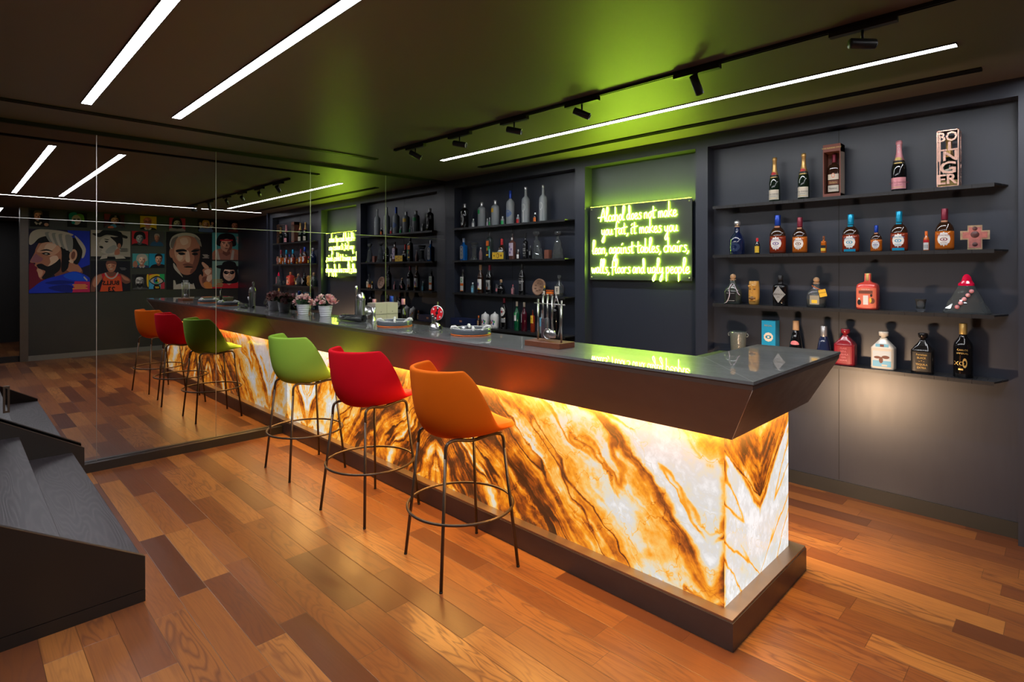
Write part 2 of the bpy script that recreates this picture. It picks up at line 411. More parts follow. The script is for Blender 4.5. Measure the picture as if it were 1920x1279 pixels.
# ---- mirror wall
ys_ = [YB, 1.104, .235, -.64, -1.504, -2.37, -3.24, -4.1]; zs_ = (.07, 1.937, ZC - .03)
pos = ['beside the bottle shelves', 'above the flower pots', 'behind the bar end and green stool', 'left of the bar behind the stools', 'beside the foot of the stairs', 'over the lower stair treads', 'over the upper stair treads']
for i in range(7):
    for k in range(2):
        p = MB(); y1, y0 = ys_[i] - .0015, ys_[i + 1] + .0015; z0, z1 = zs_[k] + .0015, zs_[k + 1] - .0015
        p.box(-.006, 0, y0, y1, z0, z1, M_MIRROR)
        o = p.build('mirror_panel')
        if k == 1: o.location.x = 0
        tag(o, ('tall grey tinted mirror panel ' if k == 0 else 'short grey tinted mirror panel up at the ceiling, ') + pos[i], 'mirror', 'mirror panels on the left wall')
b = MB()
for y in ys_[1:-1]: b.box(-.005, .0006, y - .0022, y + .0022, .07, ZC - .03, M_SEAM)
b.box(-.005, .0006, -4.1, YB, 1.937 - .0018, 1.937 + .0018, M_SEAM)
struct(b.build('trim_6'))
b = MB(); b.box(-.006, .055, -1.60, -.066, 0, .068, M_STR); b.box(-.006, .055, .0, YB, 0, .068, M_STR); b.box(-.006, .055, -5.2, -1.6, 0, .068, M_STR)
struct(b.build('baseboard_left'))
h = MB(); y0, y1 = -2.046, -2.010
h.box(.0, .012, y0, y1, .715, .727, M_LEG); h.box(0, .012, y0, y1, .538, .552, M_LEG); h.box(0, .012, y0, y0 + .012, .552, .715, M_LEG); h.box(0, .012, y1 - .012, y1, .552, .715, M_LEG)
tag(h.build('door_pull'), 'small bronze slotted door pull on the mirror above the stairs', 'handle')

# ------------------------------------------------------------------ ceiling fittings
def strip(x0, x1, y0, y1, label, group='white linear strip lights'):
    t = thing('strip_light', label, 'light', ((x0 + x1) / 2, (y0 + y1) / 2, ZC), 0, group)
    a, c = (x1 - x0) / 2, (y1 - y0) / 2
    d = MB(); d.box(-a, a, -c, c, -.004, 0, M_STRIP); d.build('diffuser', t)
    f = MB(); e = .004
    f.box(-a - e, a + e, -c - e, -c, -.006, 0, M_BLACK); f.box(-a - e, a + e, c, c + e, -.006, 0, M_BLACK)
    f.box(-a - e, -a, -c, c, -.006, 0, M_BLACK); f.box(a, a + e, -c, c, -.006, 0, M_BLACK); f.build('frame', t)
strip(.855, 5.0, -1.712, -1.660, 'long white strip light in the ceiling nearest the stairs')
strip(.88, 5.0, -1.202, -1.148, 'long white strip light in the ceiling second from the stairs')
strip(1.0, 5.0, 1.082, 1.134, 'long white strip light in the ceiling over the bar shelves')
strip(5.32, 5.36, -1.9, .70, 'long thin strip light running crosswise, seen reflected in the mirror')
strip(5.32, 5.36, .78, 1.80, 'short thin strip light running crosswise, seen reflected in the mirror')
strip(7.6, 9.6, -1.72, -1.67, 'strip light in the hall past the poster wall, seen reflected at the far left')
def diffuser(x0, x1, y0, y1, label):
    t = thing('slot_diffuser', label, 'air vent', ((x0 + x1) / 2, (y0 + y1) / 2, ZC), 0, 'black slot diffusers in the ceiling')
    a, c = (x1 - x0) / 2, (y1 - y0) / 2
    f = MB(); f.box(-a, a, -c, c, -.006, 0, M_BLACKM); f.build('slot_tray', t)
    for k in range(4):
        s_ = MB(); q = -1 + 2 * (k + .0) / 3
        if a > c: s_.box(-a, a, q * c * .92 - .002, q * c * .92 + .002, -.010, -.006, M_BLACK)
        else: s_.box(q * a * .92 - .002, q * a * .92 + .002, -c, c, -.010, -.006, M_BLACK)
        s_.build('slat', t)
diffuser(1.0, 5.05, 1.58, 1.64, 'long black slot diffuser in the ceiling beside the shelf wall')
diffuser(.58, .64, -4.5, .62, 'long black slot diffuser in the ceiling beside the mirror wall')
# track and spotlights
t = MB(); t.box(1.1, 5.15, .490, .510, -.014, 0, M_BLACK)
t.box(1.1, 5.15, .4895, .4925, -.018, -.014, M_BLACK); t.box(1.1, 5.15, .5075, .5105, -.018, -.014, M_BLACK)
tag(t.build('lighting_track', None, (0, 0, ZC)), 'long black lighting track on the ceiling above the bar', 'track')
SP = [(1.42, (.6, .6, -.45)), (2.009, (.8, .4, -.2)), (2.608, (.75, .45, -.22)), (3.208, (.75, .45, -.42)), (3.977, (.25, .30, -1.)), (4.746, (.62, .62, -.02))]
SPL = ['black track spotlight nearest the mirror', 'black track spotlight second from the mirror', 'black track spotlight third from the mirror, beside the white strip', 'black track spotlight tilted sideways left of the lit track section', 'black track spotlight pointing down, right of the lit track section', 'dim black track spotlight at the dark right end of the track']
for (x, d), lab in zip(SP, SPL):
    t = thing('track_spotlight', lab, 'spotlight', (x, .5, ZC - .018), 0, 'black spotlights on the ceiling track')
    a = MB(); a.box(-.13, .13, -.017, .017, -.024, 0, M_BLACK, bev=.002); a.build('adapter', t)
    s_ = MB(); s_.tube([(0, 0, -.022), (0, 0, -.060)], .006, M_BLACK); s_.build('stem', t)
    dv = Vector(d).normalized(); c = Vector((0, 0, -.082)); q = dv.to_track_quat('Z', 'Y').to_matrix().to_4x4(); Mx = Matrix.Translation(c) @ q
    h = MB(); h.lathe([(.020, -.055), (.022, -.052), (.022, .052), (.0205, .055), (.017, .055), (.015, .045)], M_BLACK, M=Mx, seg=20); h.build('lamp_head', t)
    l = MB(); l.lathe([(.015, .0455), (.014, .046)], mat('spot_lens', (.3, .3, .3), .1), M=Mx, seg=16); l.build('lens', t)
# working track spots (aimed at the shelves and worktop)
def spot(loc, tgt, e, size=50, col=(1, .95, .88), r=.03):
    l = bpy.data.lights.new('spot', 'SPOT'); l.energy = e; l.spot_size = math.radians(size); l.spot_blend = .7; l.color = col; l.shadow_soft_size = r
    o = bpy.data.objects.new('spot_beam', l); COL.objects.link(o); o.location = loc
    o.rotation_euler = (Vector(tgt) - Vector(loc)).to_track_quat('-Z', 'Y').to_euler()

# ------------------------------------------------------------------ the bar
XO, WO = 4.353, .757
bar = thing('bar_counter', 'long bar counter with backlit onyx front and grey stone top', 'bar counter', (0, 0, 0))
b = MB(); b.box(.0008, XO, 0, WO * .0 + .02, .127, .868, M_ONYX); b.box(XO - .02, XO, .02, WO, .127, .868, M_ONYX); b.build('onyx_panel', bar)
b = MB(); b.box(.01, XO - .03, .022, .19, .127, ZT - .035, M_BLACKM); b.box(3.99, XO - .022, .19, WO, .127, ZT - .035, M_BLACKM); b.build('carcass', bar)
b = MB(); P = .066; b.box(.056, XO + P, -P, .24, 0, .116, M_PLIN); b.box(3.95, XO + P, .24, WO + P, 0, .116, M_PLIN); b.box(.0008, .056, -P, .24, 0.0, .116, M_PLIN); b.build('plinth', bar)
b = MB(); Q = P - .004; b.box(.0008, XO + Q, -Q, .24, .1165, .127, M_PLTOP); b.box(3.95, XO + Q, .24, WO + Q, .1165, .127, M_PLTOP); b.build('plinth_top', bar)
# fascia: sloping bronze skirt around the top
T, U, ZB = .203, .058, .861
XE, YE, YEB = XO + T, .904, .876
zf = ZT - .012
b = MB()
top = [(.0008, -T + .003), (XE - .003, -T + .003), (XE - .003, YE - .003), (4.142, YE - .003), (4.142, .245), (.0008, .245)]
lip = [(x, y) for x, y in top]
zl2 = zf - .022
def off(k): return top[k]
tops = [Vector((x, y, zf)) for x, y in top]; lips = [Vector((x + (-.004 if k in (1, 2) else 0), y + (.004 if k in (0, 1) else 0), zl2)) for k, (x, y) in enumerate(top)]
bots = [Vector((.0008, -U, ZB)), Vector((XO + U, -U, ZB)), Vector((XO + U, YEB, ZB)), Vector((4.19, YEB, ZB)), Vector((4.19, .2, ZB)), Vector((.0008, .2, ZB))]
n = 6; vs = tops + lips + bots; fs = []
for k in range(n):
    j = (k + 1) % n
    if k == 5: pass
    fs.append((k, n + k, n + j, j)); fs.append((n + k, 2 * n + k, 2 * n + j, n + j))
fs.append((12, 17, 16, 15, 14, 13)); fs.append((0, 1, 2, 3, 4, 5))
b.add(vs, fs, M_FASC); fixn(b.build('fascia', bar))
b = MB()
seamv = [(XE - .003, -T + .003, zf), (XO + U, -U, ZB)]
b.tube([(.0025, -T + .006, zf), (.0025, -U, ZB)], .0022, M_BLACKM, 6); b.build('fascia_joint', bar); b = MB(); b.tube([(XE - .006, -T + .006, zl2), (XO + U, -U, ZB)], .0012, mat('fascia_mitre', (.5, .4, .34), .35, .9), 6)
b.build('fascia_mitre', bar)
b = MB(); tp = [(.0008, -T), (XE, -T), (XE, YE), (4.139, YE), (4.139, .248), (.0008, .248)]
vs = [(x, y, zf) for x, y in tp] + [(x, y, ZT) for x, y in tp]
b.add(vs, [(5, 4, 3, 2, 1, 0), (6, 7, 8, 9, 10, 11)] + [(k, (k + 1) % 6, 6 + (k + 1) % 6, 6 + k) for k in range(6)], M_STONE)
b.build('stone_top', bar)
b = MB(); pts = [(4.139, .248, ZT + .0002), (XE - .001, -T + .001, ZT + .0002)]
d = (Vector(pts[1]) - Vector(pts[0])).normalized(); nx = Vector((-d.y, d.x, 0)) * .0012
b.add([Vector(pts[0]) - nx, Vector(pts[1]) - nx, Vector(pts[1]) + nx, Vector(pts[0]) + nx], [(0, 1, 2, 3)], mat('stone_joint', (.22, .22, .22), .4)); b.build('top_joint', bar)
for x0, x1, y0, y1 in ((.02, XO + .004, -.052, -.008), (XO + .008, XO + .052, -.02, WO)):
    b = MB(); b.box(x0, x1, y0, y1, ZB - .0010, ZB - .0002, M_BLACK); b.add([(x0 + .001, y0 + .001, ZB - .0012), (x0 + .001, y1 - .001, ZB - .0012), (x1 - .001, y1 - .001, ZB - .0012), (x1 - .001, y0 + .001, ZB - .0012)], [(0, 1, 2, 3)], M_LED); b.build('added_led_strip', bar)  # added strips, hidden under the overhang, to turn floor and plinth orange
b = MB(); b.box(4.10, 4.32, WO + .0005, WO + .012, .49, .56, M_BLACK); b.add([(4.105, WO + .0125, .495), (4.105, WO + .0125, .555), (4.315, WO + .0125, .555), (4.315, WO + .0125, .495)], [(0, 1, 2, 3)], M_LED2); b.build('added_wall_light', bar)  # added lamp, unseen behind the bar end, throws warm light on the wall
# working counter behind the bar
wc = thing('back_worktop', 'dark worktop cabinet behind the bar counter', 'counter', (0, 0, 0))
b = MB(); b.box(.02, 3.93, .26, .74, .88, .92, M_SHELF); b.build('worktop', wc)
b = MB(); b.box(.02, 3.9, .28, .70, 0, .88, M_BLACKM); b.build('cabinet', wc)

# ------------------------------------------------------------------ stairs
st = thing('staircase', 'dark oak stairs with flat bronze black side stringers at the left', 'stairs', (0, 0, 0))
for k in range(5):
    y = -1.665 - .3 * k; z = .19 + .18 * k
    b = MB(); b.box(.09, 2.28, y - .325, y, z - .03, z, M_TREAD, bev=.002); b.build('tread', st)
    b = MB(); b.box(.09, 2.28, y - .035, y - .015, z - .18, z - .03, M_STR); b.build('riser', st)
for x0, yf, lab in ((2.28, -1.664, 0), (.058, -1.592, 1)):
    b = MB(); x1 = x0 + .03; h0 = .209; yE = -3.4
    dz = .6
    pr = [(yf, .058), (yf, h0 + (.0 if not lab else .0)), (yE, h0 + (yf - yE) * dz), (yE, .058)]
    vs = [(x0, y, z) for y, z in pr] + [(x1, y, z) for y, z in pr]
    b.add(vs, [(3, 2, 1, 0), (4, 5, 6, 7)] + [((k + 1) % 4, k, k + 4, (k + 1) % 4 + 4) for k in range(4)], M_STR)
    fixn(b.build('stringer', st))
    b = MB(); b.tube([(x1 - .0015, yf, h0), (x1 - .0015, yE, h0 + (yf - yE) * dz)], .002, M_LEG, 6); b.tube([(x1 - .001, yf, .06), (x1 - .001, yf, h0)], .0012, M_LEG, 6); b.build('edge_trim', st)
    b = MB(); b.box(x0 + .004, x1 + .002, yE, yf + .001, 0, .055, M_STR); b.build('stair_skirting', st)

# ------------------------------------------------------------------ stools
def fabric(name, c):
    return mat(name, c, .8, bump=.15, bscale=900., spec=.2, var=.04)
def lerp(a, b, t): return a + (b - a) * t
def interp(tab, v):
    for (a, p), (b2, q) in zip(tab, tab[1:]):
        if v <= b2:
            t = (v - a) / (b2 - a); t = t * t * (3 - 2 * t) * .35 + t * .65
            return tuple(lerp(x, y, t) for x, y in zip(p, q)) if isinstance(p, tuple) else lerp(p, q, t)
    return tab[-1][1]
def catm(P, k=8):
    out = []; n = len(P)
    for i in range(n - 1):
        p0, p1, p2, p3 = [Vector(P[max(0, min(n - 1, j))]) for j in (i - 1, i, i + 1, i + 2)]
        for s_ in range(k):
            t = s_ / k; out.append(.5 * ((2 * p1) + (-p0 + p2) * t + (2 * p0 - 5 * p1 + 4 * p2 - p3) * t * t + (-p0 + 3 * p1 - 3 * p2 + p3) * t ** 3))
    out.append(Vector(P[-1])); return out
def shell_mesh(fab):
    cen = catm([(0, .25, .742), (0, .21, .744), (0, .10, .722), (0, 0, .706), (0, -.10, .706), (0, -.17, .732), (0, -.212, .80), (0, -.232, .885), (0, -.242, .97), (0, -.247, 1.055)], 3)
    rim = catm([(.12, .245, .750), (.18, .215, .758), (.208, .16, .764), (.216, .105, .768), (.221, .080, .792), (.224, .056, .835), (.222, .028, .89), (.216, -.005, .95), (.205, -.045, 1.012), (.190, -.085, 1.052)], 3)
    nV = len(cen); nU = 21; grid = []; A80 = math.radians(80)
    for i in range(nV):
        c, r_ = cen[i], rim[i]; row = []
        for j in range(nU):
            u = -1 + 2 * j / (nU - 1); ph = u * A80; k = (1 - math.cos(ph)) / (1 - math.cos(A80))
            row.append(Vector((r_.x * math.sin(ph) / math.sin(A80), c.y + (r_.y - c.y) * k, c.z + (r_.z - c.z) * k)))
        grid.append(row)
    # outward (under/behind) offset layer for thickness
    th = .028; out = []
    for i in range(nV):
        row = []
        for j in range(nU):
            a = grid[min(i + 1, nV - 1)][j] - grid[max(i - 1, 0)][j]; b_ = grid[i][min(j + 1, nU - 1)] - grid[i][max(j - 1, 0)]
            nn = b_.cross(a).normalized()
            row.append(grid[i][j] + nn * th * (1 if True else 0))
        out.append(row)
    # make sure the offset layer lies outside (below the seat)
    if out[nV // 3][nU // 2].z > grid[nV // 3][nU // 2].z:
        out = [[grid[i][j] * 2 - out[i][j] for j in range(nU)] for i in range(nV)]
    mb = MB(); vs = [p for r_ in grid for p in r_] + [p for r_ in out for p in r_]; N0 = nV * nU; fs = []
    for i in range(nV - 1):
        for j in range(nU - 1):
            a = i * nU + j; fs.append((a, a + 1, a + nU + 1, a + nU)); fs.append((N0 + a, N0 + a + nU, N0 + a + nU + 1, N0 + a + 1))
    rim = [(0, j) for j in range(nU)] + [(i, nU - 1) for i in range(1, nV)] + [(nV - 1, j) for j in range(nU - 2, -1, -1)] + [(i, 0) for i in range(nV - 2, 0, -1)]
    for k in range(len(rim)):
        (i, j), (i2, j2) = rim[k], rim[(k + 1) % len(rim)]
        a, b_ = i * nU + j, i2 * nU + j2; fs.append((a, N0 + a, N0 + b_, b_))
    mb.add(vs, fs, fab, True); return mb
def make_stool(fab, label, loc, rz):
    t = thing('bar_stool', label, 'stool', loc, rz, 'upholstered bar stools along the bar front')
    o = shell_mesh(fab).build('seat_shell', t); fixn(o)
    sb = o.modifiers.new('sub', 'SUBSURF'); sb.levels = 1; sb.render_levels = 2
    cu = MB()
    cu.lathe([(.001, .712), (.10, .714), (.145, .722), (.150, .733), (.12, .742), (.06, .746), (.001, .747)], fab, c=(0, .03, -.004), seg=32, sec=sec(2.6, .9)); cu.build('seat_pad', t)
    pl = MB(); pl.lathe([(.001, .676), (.075, .676), (.085, .682), (.085, .688), (.05, .694)], M_BLACK, c=(0, -.01, 0), seg=24); pl.build('under_plate', t)
    for sx in (-1, 1):
        rail = MB(); x = .160
        pts = catm([(sx * .166, -.171, .62), (sx * .163, -.167, .672), (sx * .158, -.148, .694), (sx * .148, -.10, .697), (sx * .135, 0, .678), (sx * .148, .10, .695), (sx * .158, .148, .694), (sx * .163, .167, .672), (sx * .166, .171, .62)], 6)
        rail.tube(pts, .0085, M_LEG, 10); rail.build('side_rail', t)
        for sy in (-1, 1):
            l = MB(); l.tube([(sx * .166, sy * .171, .62), (sx * .222, sy * .222, .006)], .0085, M_LEG, 10)
            lg = l.build('leg', t)
            f = MB(); f.tube([(sx * .222, sy * .222, .008), (sx * .2225, sy * .2225, 0)], .009, M_BLACKM, 10); f.build('foot_glide', lg)
    for y in (-.05, .06):
        c = MB(); c.tube([(-.137, y, .683), (.137, y, .683)], .007, M_LEG, 8); c.build('cross_bar', t)
    r = MB(); r.tube([(.2815 * math.cos(a * PI / 32), .2815 * math.sin(a * PI / 32), .312) for a in range(64)], .0075, M_LEG, 8, closed=True); r.build('foot_ring', t)
make_stool(fabric('orange_fabric', (.66, .12, .002)), 'orange upholstered bar stool nearest the free end of the bar', (3.0735, -.378, 0), math.radians(-12.2))
make_stool(fabric('red_fabric', (.60, .002, .012)), 'red upholstered bar stool standing between the green and orange stools', (2.132, -.362, 0), math.radians(8))
make_stool(fabric('green_fabric', (.27, .48, .055)), 'lime green upholstered bar stool nearest the mirror wall', (1.1125, -.332, 0), 0.)

# ------------------------------------------------------------------ neon sign
GL = {
 'A': (1.1, [[(0, 0), (.3, 1.4), (.55, 2.3), (.68, 2.3), (.8, 1.3), (1.0, 0)], [(-.5, .75), (.2, .8), (1.0, .95)]]),
 'l': (.5, [[(.05, .5), (.4, 1.5), (.52, 2.3), (.38, 2.6), (.2, 2.2), (.16, .3), (.3, .0), (.5, .15)]]),
 'c': (.72, [[(.72, .85), (.45, 1.05), (.1, .6), (.2, .1), (.5, 0), (.75, .25)]]),
 'o': (.68, [[(.4, 1.05), (.1, .6), (.28, 0), (.6, .35), (.55, .95), (.35, 1.0)]]),
 'h': (.78, [[(.1, 2.5), (.1, 0)], [(.1, .6), (.42, 1.05), (.58, .7), (.58, 0)]]),
 'd': (.85, [[(.6, .9), (.3, 1.0), (.05, .5), (.25, 0), (.55, .4), (.66, 1.6), (.58, 2.5), (.42, 2.2), (.6, .4), (.8, 0)]]),
 'e': (.72, [[(.1, .45), (.5, .62), (.52, 1.0), (.25, 1.0), (.1, .45), (.25, .03), (.5, .05), (.75, .35)]]),
 's': (.68, [[(.65, 1.0), (.35, 1.08), (.3, .75), (.58, .4), (.4, 0), (-.02, .08)]]),
 'n': (.78, [[(.1, 1), (.1, 0)], [(.1, .6), (.4, 1.05), (.58, .8), (.6, 0)]]),
 't': (.75, [[(.3, 2.0), (.28, .2), (.4, 0), (.62, .1)], [(-.15, 1.1), (.85, 1.3)]]),
 'm': (1.05, [[(.1, 1), (.1, 0)], [(.1, .6), (.34, 1.05), (.45, .6), (.45, 0)], [(.45, .6), (.7, 1.05), (.84, .6), (.86, 0)]]),
 'a': (.8, [[(.6, .9), (.3, 1.05), (.05, .5), (.22, 0), (.55, .4), (.62, 1.0), (.6, .2), (.82, .05)]]),
 'k': (.75, [[(.1, 2.6), (.1, 0)], [(.6, 1.15), (.16, .55), (.45, .3), (.72, 0)]]),
 'y': (.78, [[(.1, 1), (.14, .3), (.36, .1), (.56, .5), (.6, 1.0)], [(.6, 1.0), (.58, -.6), (.35, -1.35), (.15, -1.1), (.35, -.5), (.75, .1)]]),
 'u': (.85, [[(.1, 1), (.1, .25), (.32, 0), (.56, .4), (.62, 1)], [(.62, 1), (.62, .15), (.85, .1)]]),
 'f': (.7, [[(.8, 2.1), (.55, 2.45), (.28, 2.0), (.22, .6), (.2, -.35)], [(-.12, 1.0), (.75, 1.15)]]),
 ',': (.35, [[(.25, .15), (.2, -.1), (.02, -.4)]]),
 'i': (.42, [[(.12, 1), (.12, .1), (.3, 0)], [(.12, 1.5), (.35, 1.8)]]),
 'b': (.72, [[(.1, 2.5), (.08, 0)], [(.1, .5), (.42, .95), (.6, .5), (.4, .05), (.1, .1)]]),
 'r': (.62, [[(.1, 1), (.1, 0)], [(.1, .6), (.35, 1.05), (.6, .9)]]),
 'w': (.95, [[(0, 1), (.12, .1), (.25, .1), (.42, .8), (.52, .1), (.68, .1), (.85, 1)]]),
 'g': (.8, [[(.6, .9), (.3, 1.05), (.05, .55), (.22, .05), (.55, .5), (.62, 1.0)], [(.62, 1.0), (.58, -.6), (.35, -1.35), (.12, -1.1), (.35, -.5), (.8, .1)]]),
 'p': (.75, [[(.1, 1.05), (.12, -1.35)], [(.1, .6), (.42, 1.05), (.62, .5), (.35, 0), (.12, .2)]]),
 ' ': (.42, [])}
M_NEON = mat('green_neon_tube', (1, 1, 1), .4, emit=(.60, 1.0, .045), es=NEON_E)
sg = thing('neon_sign', 'glowing green handwritten neon sign on a dark board between the shelves', 'neon sign', (2.6625, 2.0, 1.8125))
b = MB(); b.box(-.5205, .5205, -.004, .004, -.3425, .3425, mat('smoked_acrylic', (.06, .07, .06), .3, spec=.5)); b.build('board', sg)
b = MB(); b.add([(-.515, -.0035, .3428), (.515, -.0035, .3428), (.515, .0035, .3428), (-.515, .0035, .3428)], [(0, 1, 2, 3)], M_EDGE); b.build('added_uplight', sg)  # added along the top edge, out of view, to brighten the ceiling green
for sx in (-.5, .5):
    for sz in (-.32, .32):
        b = MB(); b.tube([(sx, -.010, sz), (sx, .056, sz)], .007, M_SATIN, 10); b.build('standoff', sg)
def neon_line(txt, xa, xb, z, hgt, name):
    adv = sum(GL[c][0] for c in txt); k = (xb - xa) / adv; mb = MB(); x = xa
    for c in txt:
        for st_ in GL[c][1]:
            P_ = catm([(x + px * k - 2.6625, -.012, z + py * hgt - 1.8125) for px, py in st_], 5)
            mb.tube(P_, .0030, M_NEON, 7)
        x += GL[c][0] * k
    o = mb.build(name, sg); return o
for txt, xa, xb, z, nm in (('Alcohol does not make', 2.27, 3.05, 2.012, 'lettering'), ('you fat, it makes you', 2.28, 3.06, 1.885, 'lettering'), ('lean, against tables, chairs,', 2.175, 3.16, 1.712, 'lettering'), ('walls, floors and ugly people', 2.17, 3.165, 1.532, 'lettering')):
    o = neon_line(txt, xa, xb, z, .050, nm); o['label'] = 'glowing words "%s"' % txt
b = MB(); b.tube(catm([(.52, .02, -.08), (.545, .04, -.06), (.56, .052, 0), (.5605, .054, .2), (.5605, .054, .34)], 5), .0025, M_GLASS, 6); b.tube([(.52, .02, -.16), (.56, .05, -.165)], .002, M_GLASS, 6); b.build('power_cable', sg)

# ------------------------------------------------------------------ shelves
def shelf(x0, x1, z, label):
    t = thing('wall_shelf', label, 'shelf', ((x0 + x1) / 2, YR, z), 0, 'black wall shelves')
    a = (x1 - x0) / 2; b = MB(); d = YR - SHF
    b.add([(-a, -d, 0), (a, -d, 0), (a + .05, -.002, 0), (-a - .05, -.002, 0), (-a, -d, -.010), (a, -d, -.010), (a + .05, -.002, -.010), (-a - .05, -.002, -.010)],
          [(0, 1, 2, 3), (7, 6, 5, 4), (0, 4, 5, 1), (1, 5, 6, 2), (2, 6, 7, 3), (3, 7, 4, 0)], M_SHELF); b.build('shelf_plate', t)
    b = MB(); b.box(-a, a, -d, -d + .004, -.022, -.010, M_SHELF); b.build('front_lip', t)
ord_ = ('top', 'second', 'third', 'lowest')
for z, w_ in zip(SHZ, ord_):
    shelf(3.41, 5.08, z, '%s black wall shelf in the right bay beyond the neon sign' % w_)
    shelf(.20, 1.92, z, '%s black wall shelf in the bay left of the neon sign' % w_)

# ------------------------------------------------------------------ bottles
def C(name, c, r=.3, **k): return mat(name, c, r, **k)
G_DARK = C('dark_green_glass', (.006, .014, .008), .06, coat=.5)
G_BLACK = C('black_glass', (.004, .004, .005), .06, coat=.5)
G_FROST = C('frosted_glass', (.26, .285, .30), .33, coat=.2)
G_BLUE = C('sapphire_glass', (.004, .10, .36), .08, coat=.5)
G_NAVY = C('navy_porcelain', (.006, .012, .05), .12, coat=.6)
G_AMB = C('amber_liquor', (.42, .10, .008), .12, coat=.4)
G_RED = C('dark_amber_liquor', (.20, .022, .006), .12, coat=.4)
G_BRN = C('brown_bottle_glass', (.030, .012, .006), .07, coat=.5)
G_CLR = C('bottle_glass', (.72, .78, .79), .03, trans=.93)
G_GOLDL = C('golden_liquor', (.42, .26, .04), .12, coat=.3)
K = dict(gold=C('gold_foil', (.72, .45, .16), .35, metal=.6), silver=C('silver_cap', (.6, .6, .62), .3, metal=.8), red=C('red_cap', (.55, .015, .02), .35), maroon=C('maroon_foil', (.20, .02, .04), .35, metal=.3),
         cyan=C('cyan_foil', (.01, .30, .52), .3, metal=.4), blue=C('blue_foil', (.01, .045, .33), .3, metal=.4), pink=C('pink_foil', (.75, .32, .36), .35, metal=.3), cork=C('cork_cap', (.42, .26, .14), .7), black=C('black_cap', (.012, .012, .014), .3),
         white=C('white_print', (.72, .72, .70), .5), cream=C('cream_print', (.66, .60, .50), .55), ink=C('black_print', (.012, .012, .014), .5), orange=C('orange_print', (.75, .16, .02), .45), yellow=C('yellow_print', (.80, .50, .04), .45),
         green=C('green_print', (.02, .35, .09), .45), lilac=C('lilac_print', (.50, .42, .52), .5), sky=C('sky_print', (.16, .45, .65), .45), purple=C('purple_print', (.10, .06, .25), .45), brown=C('brown_print', (.16, .055, .035), .5), copper=C('copper_print', (.70, .34, .22), .3, metal=.6),
         navy=C('navy_print', (.01, .02, .09), .4), grey=C('grey_print', (.25, .26, .27), .5), salmon=C('salmon_print', (.70, .17, .10), .45), rose=C('rose_print', (.62, .20, .24), .45), goldp=C('gold_print', (.60, .42, .14), .35, metal=.5))
PROF = {
 'champagne': [(.94, 0), (1, .015), (1, .42), (.93, .50), (.74, .585), (.52, .66), (.39, .74), (.345, .82), (.345, .92), (.40, .925), (.42, .95), (.38, .985), (.25, 1)],
 'whisky': [(.95, 0), (1, .015), (1, .44), (.97, .52), (.84, .59), (.6, .655), (.40, .69), (.335, .73), (.335, .98), (.30, 1)],
 'vodka': [(.95, 0), (1, .012), (1, .70), (.94, .75), (.74, .79), (.46, .815), (.36, .84), (.36, .985), (.32, 1)],
 'tall': [(.95, 0), (1, .012), (1, .60), (.93, .66), (.70, .705), (.42, .735), (.34, .77), (.33, .985), (.3, 1)],
 'sloped': [(.95, 0), (1, .012), (1, .52), (.9, .60), (.62, .70), (.42, .78), (.35, .84), (.35, .985), (.3, 1)],
 'wine': [(.95, 0), (1, .012), (1, .56), (.9, .64), (.60, .71), (.40, .76), (.36, .82), (.36, .985), (.32, 1)],
 'square': [(.95, 0), (1, .015), (1, .60), (.97, .66), (.80, .69), (.40, .72), (.34, .75), (.34, .985), (.3, 1)],
 'flatsq': [(.93, 0), (1, .02), (1, .60), (.95, .68), (.72, .735), (.40, .76), (.30, .80), (.30, .98), (.26, 1)],
 'mini': [(.93, 0), (1, .02), (1, .55), (.86, .66), (.55, .74), (.42, .80), (.42, .985), (.38, 1)],
 'dome': [(.94, 0), (1, .02), (1, .33), (.97, .42), (.86, .50), (.62, .58), (.38, .65), (.34, .72), (.34, .80)],
 'cone': [(1, 0), (1, .03), (.86, .30), (.66, .55), (.50, .68), (.36, .73), (.34, .985), (.3, 1)],
 'decanter': [(.90, 0), (.95, .04), (1, .40), (1, .47), (.72, .56), (.42, .64), (.30, .70), (.27, .78), (.30, .80)],
 'house': [(1, 0), (1, .03), (1, .56), (1.0, .575), (.62, .70), (.36, .78), (.30, .80), (.30, .83)],
}
def at_shelf(pxl, pxr, k, y=1.965, dr=1., round_=True, z=None):
    """centre x, width and z of an item seen between two columns on shelf k"""
    zz = SHZ[k] if z is None else z; c = bp((pxl + pxr) / 2, 500, 'y', y); dep = depth(c); wpx = (pxr - pxl) * dep / FOC
    ray = (c - Vector((CX, CY, CZ))); lat = Vector((ray.y, -ray.x, 0)).normalized()
    w = wpx * 1.0 if round_ else wpx / (abs(lat.x) + dr * abs(lat.y))
    w *= Vector((ray.x, ray.y, 0)).length / dep * (dep / Vector((ray.x, ray.y, 0)).length) ** 2 if round_ else 1.
    return c.x, w, zz, dep
def ztop(py, dep): return CZ + (HOR - py) * dep / FOC
def surf_y(x, w, d, n, off=.0008):
    u = min(1., abs(x) / w); return -(max(0., 1 - u ** n)) ** (1 / n) * d - off
